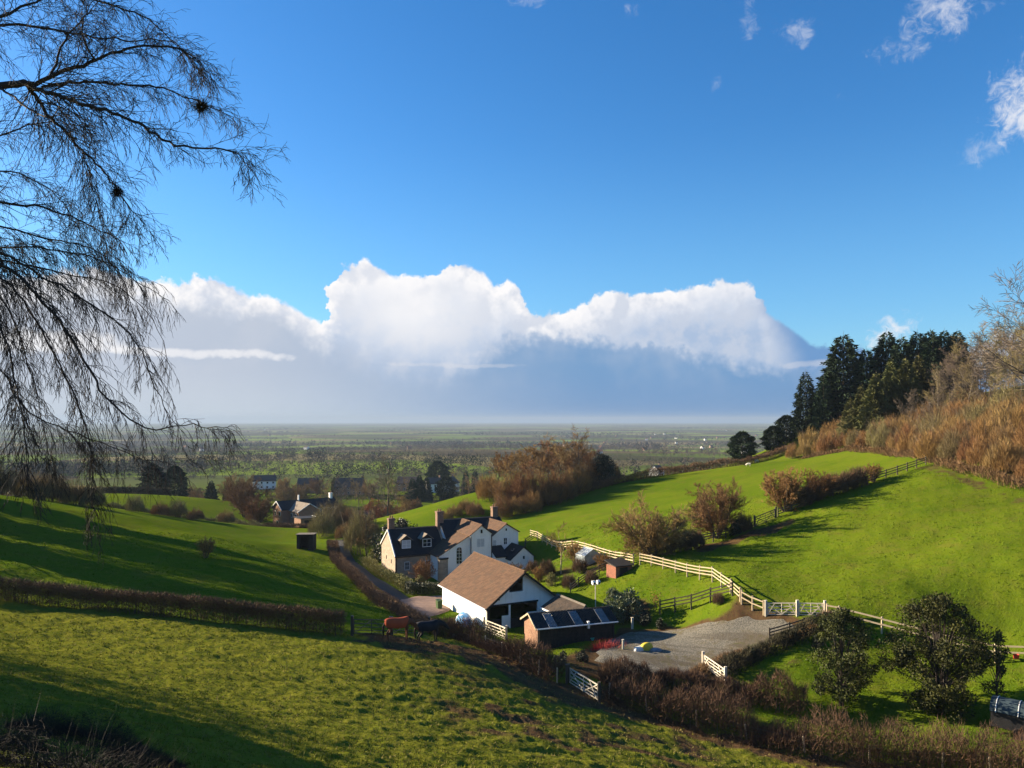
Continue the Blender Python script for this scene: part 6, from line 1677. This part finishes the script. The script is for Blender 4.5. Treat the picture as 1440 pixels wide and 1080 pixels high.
M_FARTREE = simple('distant_bare_trees', (0.105, 0.082, 0.062), (0.066, 0.055, 0.044), 0.02, 0.95)
M_FARDARK = simple('distant_evergreens', (0.022, 0.032, 0.017), (0.032, 0.038, 0.018), 0.02, 0.95)
far_trees('distant_woods', 'countless bare trees and hedgerows of the distant plain', M_FARTREE, 1, 520, 0, 14)
far_trees('distant_evergreens', 'dark evergreen clumps dotted over the distant plain', M_FARDARK, 2, 130, 0, 14)
# ------------------------------------------------------------------ the birch that hangs into the picture from the left
def birch():
    rng = random.Random(42)
    base = Vector((-10.4, 8.6, G(-10.4, 8.6)))
    root = empty('weeping_birch', base); tag(root, 'bare weeping birch with drooping twigs hanging into the sky', 'tree')
    def Q(px, py, d): return Vector(PX(px, py, d)) - base
    trunkS = []
    T = [Vector((0, 0, -0.4)), Vector((0.1, 0.1, 2.0)), Vector((0.0, 0.3, 4.2)), Vector((-0.2, 0.5, 6.4)), Vector((-0.1, 0.6, 8.8)), Vector((0.2, 0.7, 11.5)), Vector((0.3, 0.8, 14.5))]
    Rr = [0.24, 0.20, 0.18, 0.15, 0.12, 0.09, 0.03]
    for i in range(len(T) - 1): trunkS.append((*T[i], *T[i + 1], Rr[i], Rr[i + 1]))
    limbs = [  # pixel paths of the limbs with a depth in metres and a radius in millimetres at the start
        ([(-330, 210, 9.2), (-120, 150, 9.6), (0, 121, 10), (45, 120, 10.2)], 62, 0),
        ([(40, 121, 10.2), (90, 100, 10.4), (134, 86, 10.6), (176, 69, 10.9), (246, 67, 11.2), (282, 88, 11.4), (300, 116, 11.5)], 30, 1),
        ([(45, 121, 10.2), (80, 133, 10.1), (116, 146, 10), (169, 162, 9.9), (211, 183, 9.8), (246, 204, 9.7), (317, 211, 9.6), (345, 226, 9.5), (358, 243, 9.5)], 30, 1),
        ([(40, 123, 10.2), (63, 155, 10.4), (90, 185, 10.5), (116, 211, 10.6), (140, 235, 10.6), (165, 269, 10.6), (190, 300, 10.6), (212, 330, 10.6)], 26, 1),
        ([(60, 122, 10.3), (110, 116, 10.8), (160, 118, 11.2), (220, 122, 11.5), (270, 140, 11.8), (315, 160, 11.9), (338, 168, 12)], 20, 1),
        ([(0, 122, 10), (50, 160, 9.6), (85, 163, 9.4), (120, 182, 9.3)], 16, 1),
        ([(116, 211, 10.6), (128, 250, 10.8), (140, 300, 10.9), (152, 350, 11), (170, 380, 11), (222, 398, 11)], 12, 1),
        ([(70, 108, 10.3), (92, 56, 10.6), (118, 25, 10.9), (150, -10, 11.2)], 18, 1),
        ([(134, 86, 10.6), (115, 50, 10.2), (122, 20, 10), (135, -15, 9.8)], 14, 1),
        ([(-330, 150, 8.8), (-120, 60, 9), (0, 26, 9.4), (60, -5, 9.8), (110, -30, 10)], 40, 1),
        ([(-330, 120, 10), (-100, 50, 10.6), (10, 35, 11), (90, 45, 11.4), (160, 55, 11.8), (240, 60, 12), (290, 110, 12.2)], 30, 1),
        ([(-330, 250, 9.6), (-100, 200, 10.4), (0, 190, 10.8), (60, 172, 11), (124, 178, 11.3)], 26, 1),
        ([(-330, 300, 8.6), (-120, 280, 9.0), (0, 285, 9.3), (75, 296, 9.5), (130, 320, 9.6), (180, 345, 9.7)], 30, 1),
        ([(-330, 330, 9.0), (-120, 330, 9.4), (-10, 345, 9.6), (70, 350, 9.8), (140, 365, 10), (200, 400, 10.1), (240, 425, 10.1)], 34, 1),
        ([(-330, 340, 8.2), (-100, 345, 8.4), (0, 370, 8.5), (60, 425, 8.6), (110, 490, 8.7), (150, 560, 8.7), (205, 600, 8.7), (270, 598, 8.7), (316, 602, 8.7)], 44, 1),
        ([(-330, 335, 8.8), (-100, 335, 9), (0, 355, 9.1), (70, 395, 9.2), (130, 430, 9.3), (190, 480, 9.3), (225, 560, 9.3), (250, 600, 9.3)], 40, 1),
        ([(-330, 350, 9.4), (-100, 355, 9.6), (0, 390, 9.7), (50, 450, 9.8), (90, 530, 9.8), (120, 600, 9.8), (130, 680, 9.8), (128, 735, 9.8)], 36, 1),
        ([(-330, 350, 10.2), (-100, 360, 10.4), (0, 420, 10.5), (35, 500, 10.6), (60, 590, 10.6), (80, 670, 10.6)], 34, 1),
        ([(-330, 360, 8.0), (-100, 380, 8.1), (-10, 440, 8.2), (20, 530, 8.2), (35, 620, 8.2), (40, 690, 8.2)], 32, 1),
        ([(-330, 340, 10.6), (-100, 340, 10.9), (0, 365, 11), (90, 385, 11.1), (160, 400, 11.2), (215, 450, 11.3), (240, 520, 11.3)], 34, 1),
        ([(-300, 400, 9.4), (-80, 450, 9.6), (0, 520, 9.7), (40, 580, 9.7), (110, 610, 9.7), (190, 640, 9.7), (240, 650, 9.7), (290, 640, 9.7)], 26, 1),
        ([(-330, 330, 9.8), (-100, 318, 10), (0, 320, 10.1), (60, 335, 10.3), (120, 345, 10.4), (165, 380, 10.5), (190, 440, 10.6), (205, 520, 10.6)], 30, 1),
        ([(-330, 290, 10.8), (-100, 250, 11.2), (0, 240, 11.4), (50, 255, 11.6), (90, 285, 11.8), (110, 330, 11.9)], 20, 1),
        ([(-330, 60, 9.4), (-100, -20, 9.8), (60, -20, 10.2), (150, 5, 10.6), (210, 30, 11), (255, 70, 11.2), (275, 100, 11.3)], 24, 1),
    ]
    S_limb, S_twig = [], []
    cfg2 = [C(5, 0.13, -0.22, 4, 0.0, 34, 0.6, 0.6, 0.4), C(4, 0.13, -0.32, 3, 0.0, 30, 0.6, 0.7, 0.5), C(3, 0.14, -0.35, taper=0.5)]
    cfg1 = [C(5, 0.16, -0.07, 4, 0.0, 36, 0.6, 0.6, 0.4), C(4, 0.16, -0.16, 3, 0.0, 34, 0.6, 0.7, 0.5), C(3, 0.16, -0.2, taper=0.5)]
    for path, r0, kind in limbs:
        P = [Q(*q) for q in path]
        low = path[-1][1] > 380
        if low: r0 *= 0.6
        if path[0][0] <= -300:                      # tie the limb to the trunk
            zz = min(max(P[0].z - 0.5, 1.0), 13.0); k = max(i for i in range(len(T) - 1) if T[i].z <= zz)
            P.insert(0, T[k].lerp(T[k + 1], (zz - T[k].z) / (T[k + 1].z - T[k].z)))
        # smooth the path
        pts = []
        for i in range(len(P) - 1):
            p0 = P[max(i - 1, 0)]; p1, p2 = P[i], P[i + 1]; p3 = P[min(i + 2, len(P) - 1)]
            for k in range(5):
                t = k / 5
                pts.append(0.5 * ((2 * p1) + (p2 - p0) * t + (2 * p0 - 5 * p1 + 4 * p2 - p3) * t * t + (3 * p1 - p0 - 3 * p2 + p3) * t ** 3))
        pts.append(P[-1])
        n = len(pts)
        for i in range(n - 1):
            f0, f1 = i / (n - 1), (i + 1) / (n - 1)
            ra = r0 / 1000 * (1 - f0 * 0.88) * (1 if kind else 1); rb_ = r0 / 1000 * (1 - f1 * 0.88)
            if kind == 0: ra, rb_ = r0 / 1000 * (1 - f0 * 0.35), r0 / 1000 * (1 - f1 * 0.35)
            j = Vector((rng.gauss(0, 0.012), rng.gauss(0, 0.012), rng.gauss(0, 0.012)))
            a, b = pts[i], pts[i + 1] + j; pts[i + 1] = b
            S_limb.append((*a, *b, ra, rb_))
            px = (b + base).x / (b + base).y * FOC + CX
            if px < -140 or kind == 0: continue
            d = (b - a).normalized()
            for _ in range(3):
                if rng.random() < ((0.08 if px < 165 else 0.35 if f1 < 0.7 else 0.62) if low else 0.3): continue
                sd = Vector((rng.gauss(0, 1), rng.gauss(0, 1), rng.gauss(0, 0.8))).normalized()
                e = (d * 0.9 + sd * 0.75).normalized()
                L = rng.uniform(0.45, 1.15) * (1.0 if low else 0.95) * (1.0 - 0.55 * f1)
                out = [[], [], []]
                grow(rng, tuple(a.lerp(b, rng.random())), tuple(e), L, max(0.0045, min(ra * 0.4, 0.011)), 0, cfg2 if low else cfg1, out)
                S_twig += out[0] + out[1] + out[2]
    T_ = np.array(S_twig); T_[:, 6:] = np.clip(T_[:, 6:] * 0.75, 0.0017, 0.02)
    V, F = tubes(trunkS + S_limb, 6); obj_np('trunk', V, F, M_BARK_DARK, root, True)
    V, F = tubes(T_, 3); obj_np('crown', V, F, M_BARK_DARK, root)
    # witch's brooms: twig knots in the crown
    rs = np.random.RandomState(9)
    for px, py, d, r in ((283, 150, 9.7, 0.13), (165, 270, 10.6, 0.11)):
        n = 260; c = np.array(Q(px, py, d)); o = rs.normal(0, 1, (n, 3)); o /= np.linalg.norm(o, axis=1, keepdims=True)
        V, F = blades(c + o * r * 0.15, o + rs.normal(0, 0.3, (n, 3)), rs.uniform(0.4, 1.15, n) * r, 0.012, rs)
        tag(obj_np('twig_knot', V, F, M_BARK_DARK, root), 'round tangled knot of twigs')
birch()
# ------------------------------------------------------------------ grass of the rough pasture, brambles, and the air
def tufts(name, label, n, r0, r1, az0, az1, keep, hgt, mat, seed, per=3, wid=0.02):
    rs = np.random.RandomState(seed)
    az = np.radians(rs.uniform(az0, az1, n)); r = 1 / (1 / r1 + rs.rand(n) * (1 / r0 - 1 / r1)) if False else np.exp(rs.uniform(math.log(r0), math.log(r1), n))
    x, y = r * np.sin(az), r * np.cos(az)
    ok = keep(x, y) > rs.rand(n)
    x, y, r = x[ok], y[ok], r[ok]
    z = Gv(x, y) + hummock(x, y) * flat_mask(x, y)
    m = len(x)
    x = np.repeat(x, per); y = np.repeat(y, per); z = np.repeat(z, per); rr = np.repeat(r, per)
    k = m * per
    clump = 0.45 + 1.1 * vnoise(x * 0.8, y * 0.8, seed + 5) * vnoise(x * 3.1, y * 3.1, seed + 6) * 2
    D = np.c_[rs.normal(0.25, 0.55, k), rs.normal(-0.1, 0.55, k), np.full(k, 1.0)]
    L = rs.uniform(0.4, 1.2, k) * hgt * clump
    V, F = blades(np.c_[x + rs.normal(0, 0.05, k), y + rs.normal(0, 0.05, k), z - 0.01], D, L, wid * (0.6 + rr / 30), rs)
    o = obj_np(name, V, F, mat); tag(o, label, 'grass', kind='stuff')
M_BLADE = simple('rough_grass_blades', (0.165, 0.165, 0.014), (0.11, 0.135, 0.010), 0.7, 0.9, spec=0.1)
M_BLADE_DRY = simple('dry_grass_blades', (0.22, 0.18, 0.06), (0.15, 0.13, 0.04), 0.7, 0.9, spec=0.1)
keep_near = lambda x, y: near_mask(x, y) * (1 - 0.9 * np.clip(mud(x, y) * 1.6, 0, 1))
tufts('rough_grass', 'short tufted grass of the rough pasture', 60000, 12, 68, -41, 41, keep_near, 0.11, M_BLADE, 51)
tufts('dry_grass', 'straw-coloured stems scattered through the rough pasture', 22000, 12, 68, -41, 41, lambda x, y: near_mask(x, y) * 0.9, 0.15, M_BLADE_DRY, 61, 2)
M_BLADE_LUSH = simple('pasture_blades', (0.115, 0.165, 0.008), (0.085, 0.14, 0.006), 0.7, 0.9, spec=0.1)
tufts('pasture_grass', 'short green grass of the sown pastures', 70000, 56, 125, -38, 38, lambda x, y: (1 - near_mask(x, y)) * (1 - np.clip(mud(x, y), 0, 1)) * flat_mask(x, y), 0.13, M_BLADE_LUSH, 71, 2, 0.02)
M_BRAMBLE = simple('dark_bramble', (0.026, 0.020, 0.016), (0.016, 0.014, 0.011), 1.0, 0.9)
for i, (px, py, w, h, n) in enumerate(((70, 1030, 2.4, 0.8, 10000), (140, 1045, 2.8, 0.8, 12000), (205, 1070, 2.2, 0.6, 8000), (0, 1050, 2.4, 0.7, 9000), (110, 1095, 2.6, 0.7, 9000))):
    rs = np.random.RandomState(70 + i); p = hit(px, py)
    a = rs.rand(n) * 6.283; rad = np.sqrt(rs.rand(n)) * w / 2
    z = h * (1 - (rad / (w * 0.55)) ** 2) * rs.rand(n) ** 0.8 * (0.45 + 1.1 * vnoise(np.cos(a) * rad * 1.6 + 20, np.sin(a) * rad * 1.6 + 20, 80 + i))
    gx, gy = p.x + np.cos(a) * rad, p.y + np.sin(a) * rad * 0.7
    Cc = np.c_[np.cos(a) * rad, np.sin(a) * rad * 0.7, Gv(gx, gy) - p.z + np.maximum(z - 0.15, 0)]
    D = np.c_[np.cos(a), np.sin(a), np.full(n, 0.6)] + rs.normal(0, 0.8, (n, 3))
    V, F = blades(Cc, D, np.where(rs.rand(n) < 0.04, rs.uniform(0.4, 0.8, n), rs.uniform(0.08, 0.26, n)), 0.0065, rs)
    P = Proto(); P.add('stems', V, F, M_BRAMBLE)
    plant(P, 'bramble_patch', p, 'dark tangle of dead bramble stems in the shaded near slope', 'bush', 'brambles on the near slope', rz=0.0, sink=0.0)

# haze: the damp winter air over the plain
def haze():
    m = bpy.data.materials.new('winter_haze'); m.use_nodes = True
    t = m.node_tree; t.nodes.clear()
    v = t.nodes.new('ShaderNodeVolumePrincipled'); o = t.nodes.new('ShaderNodeOutputMaterial')
    v.inputs['Color'].default_value = (0.29, 0.375, 0.51, 1); v.inputs['Density'].default_value = HAZE; v.inputs['Anisotropy'].default_value = 0.1
    t.links.new(v.outputs[0], o.inputs['Volume'])
    b = MB().box(-17500, 17500, -400, 17500, -75, 45).build('haze', m)
    tag(b, 'thin blue winter haze lying over the plain', 'haze', kind='stuff')
HAZE = 0.00011
haze()
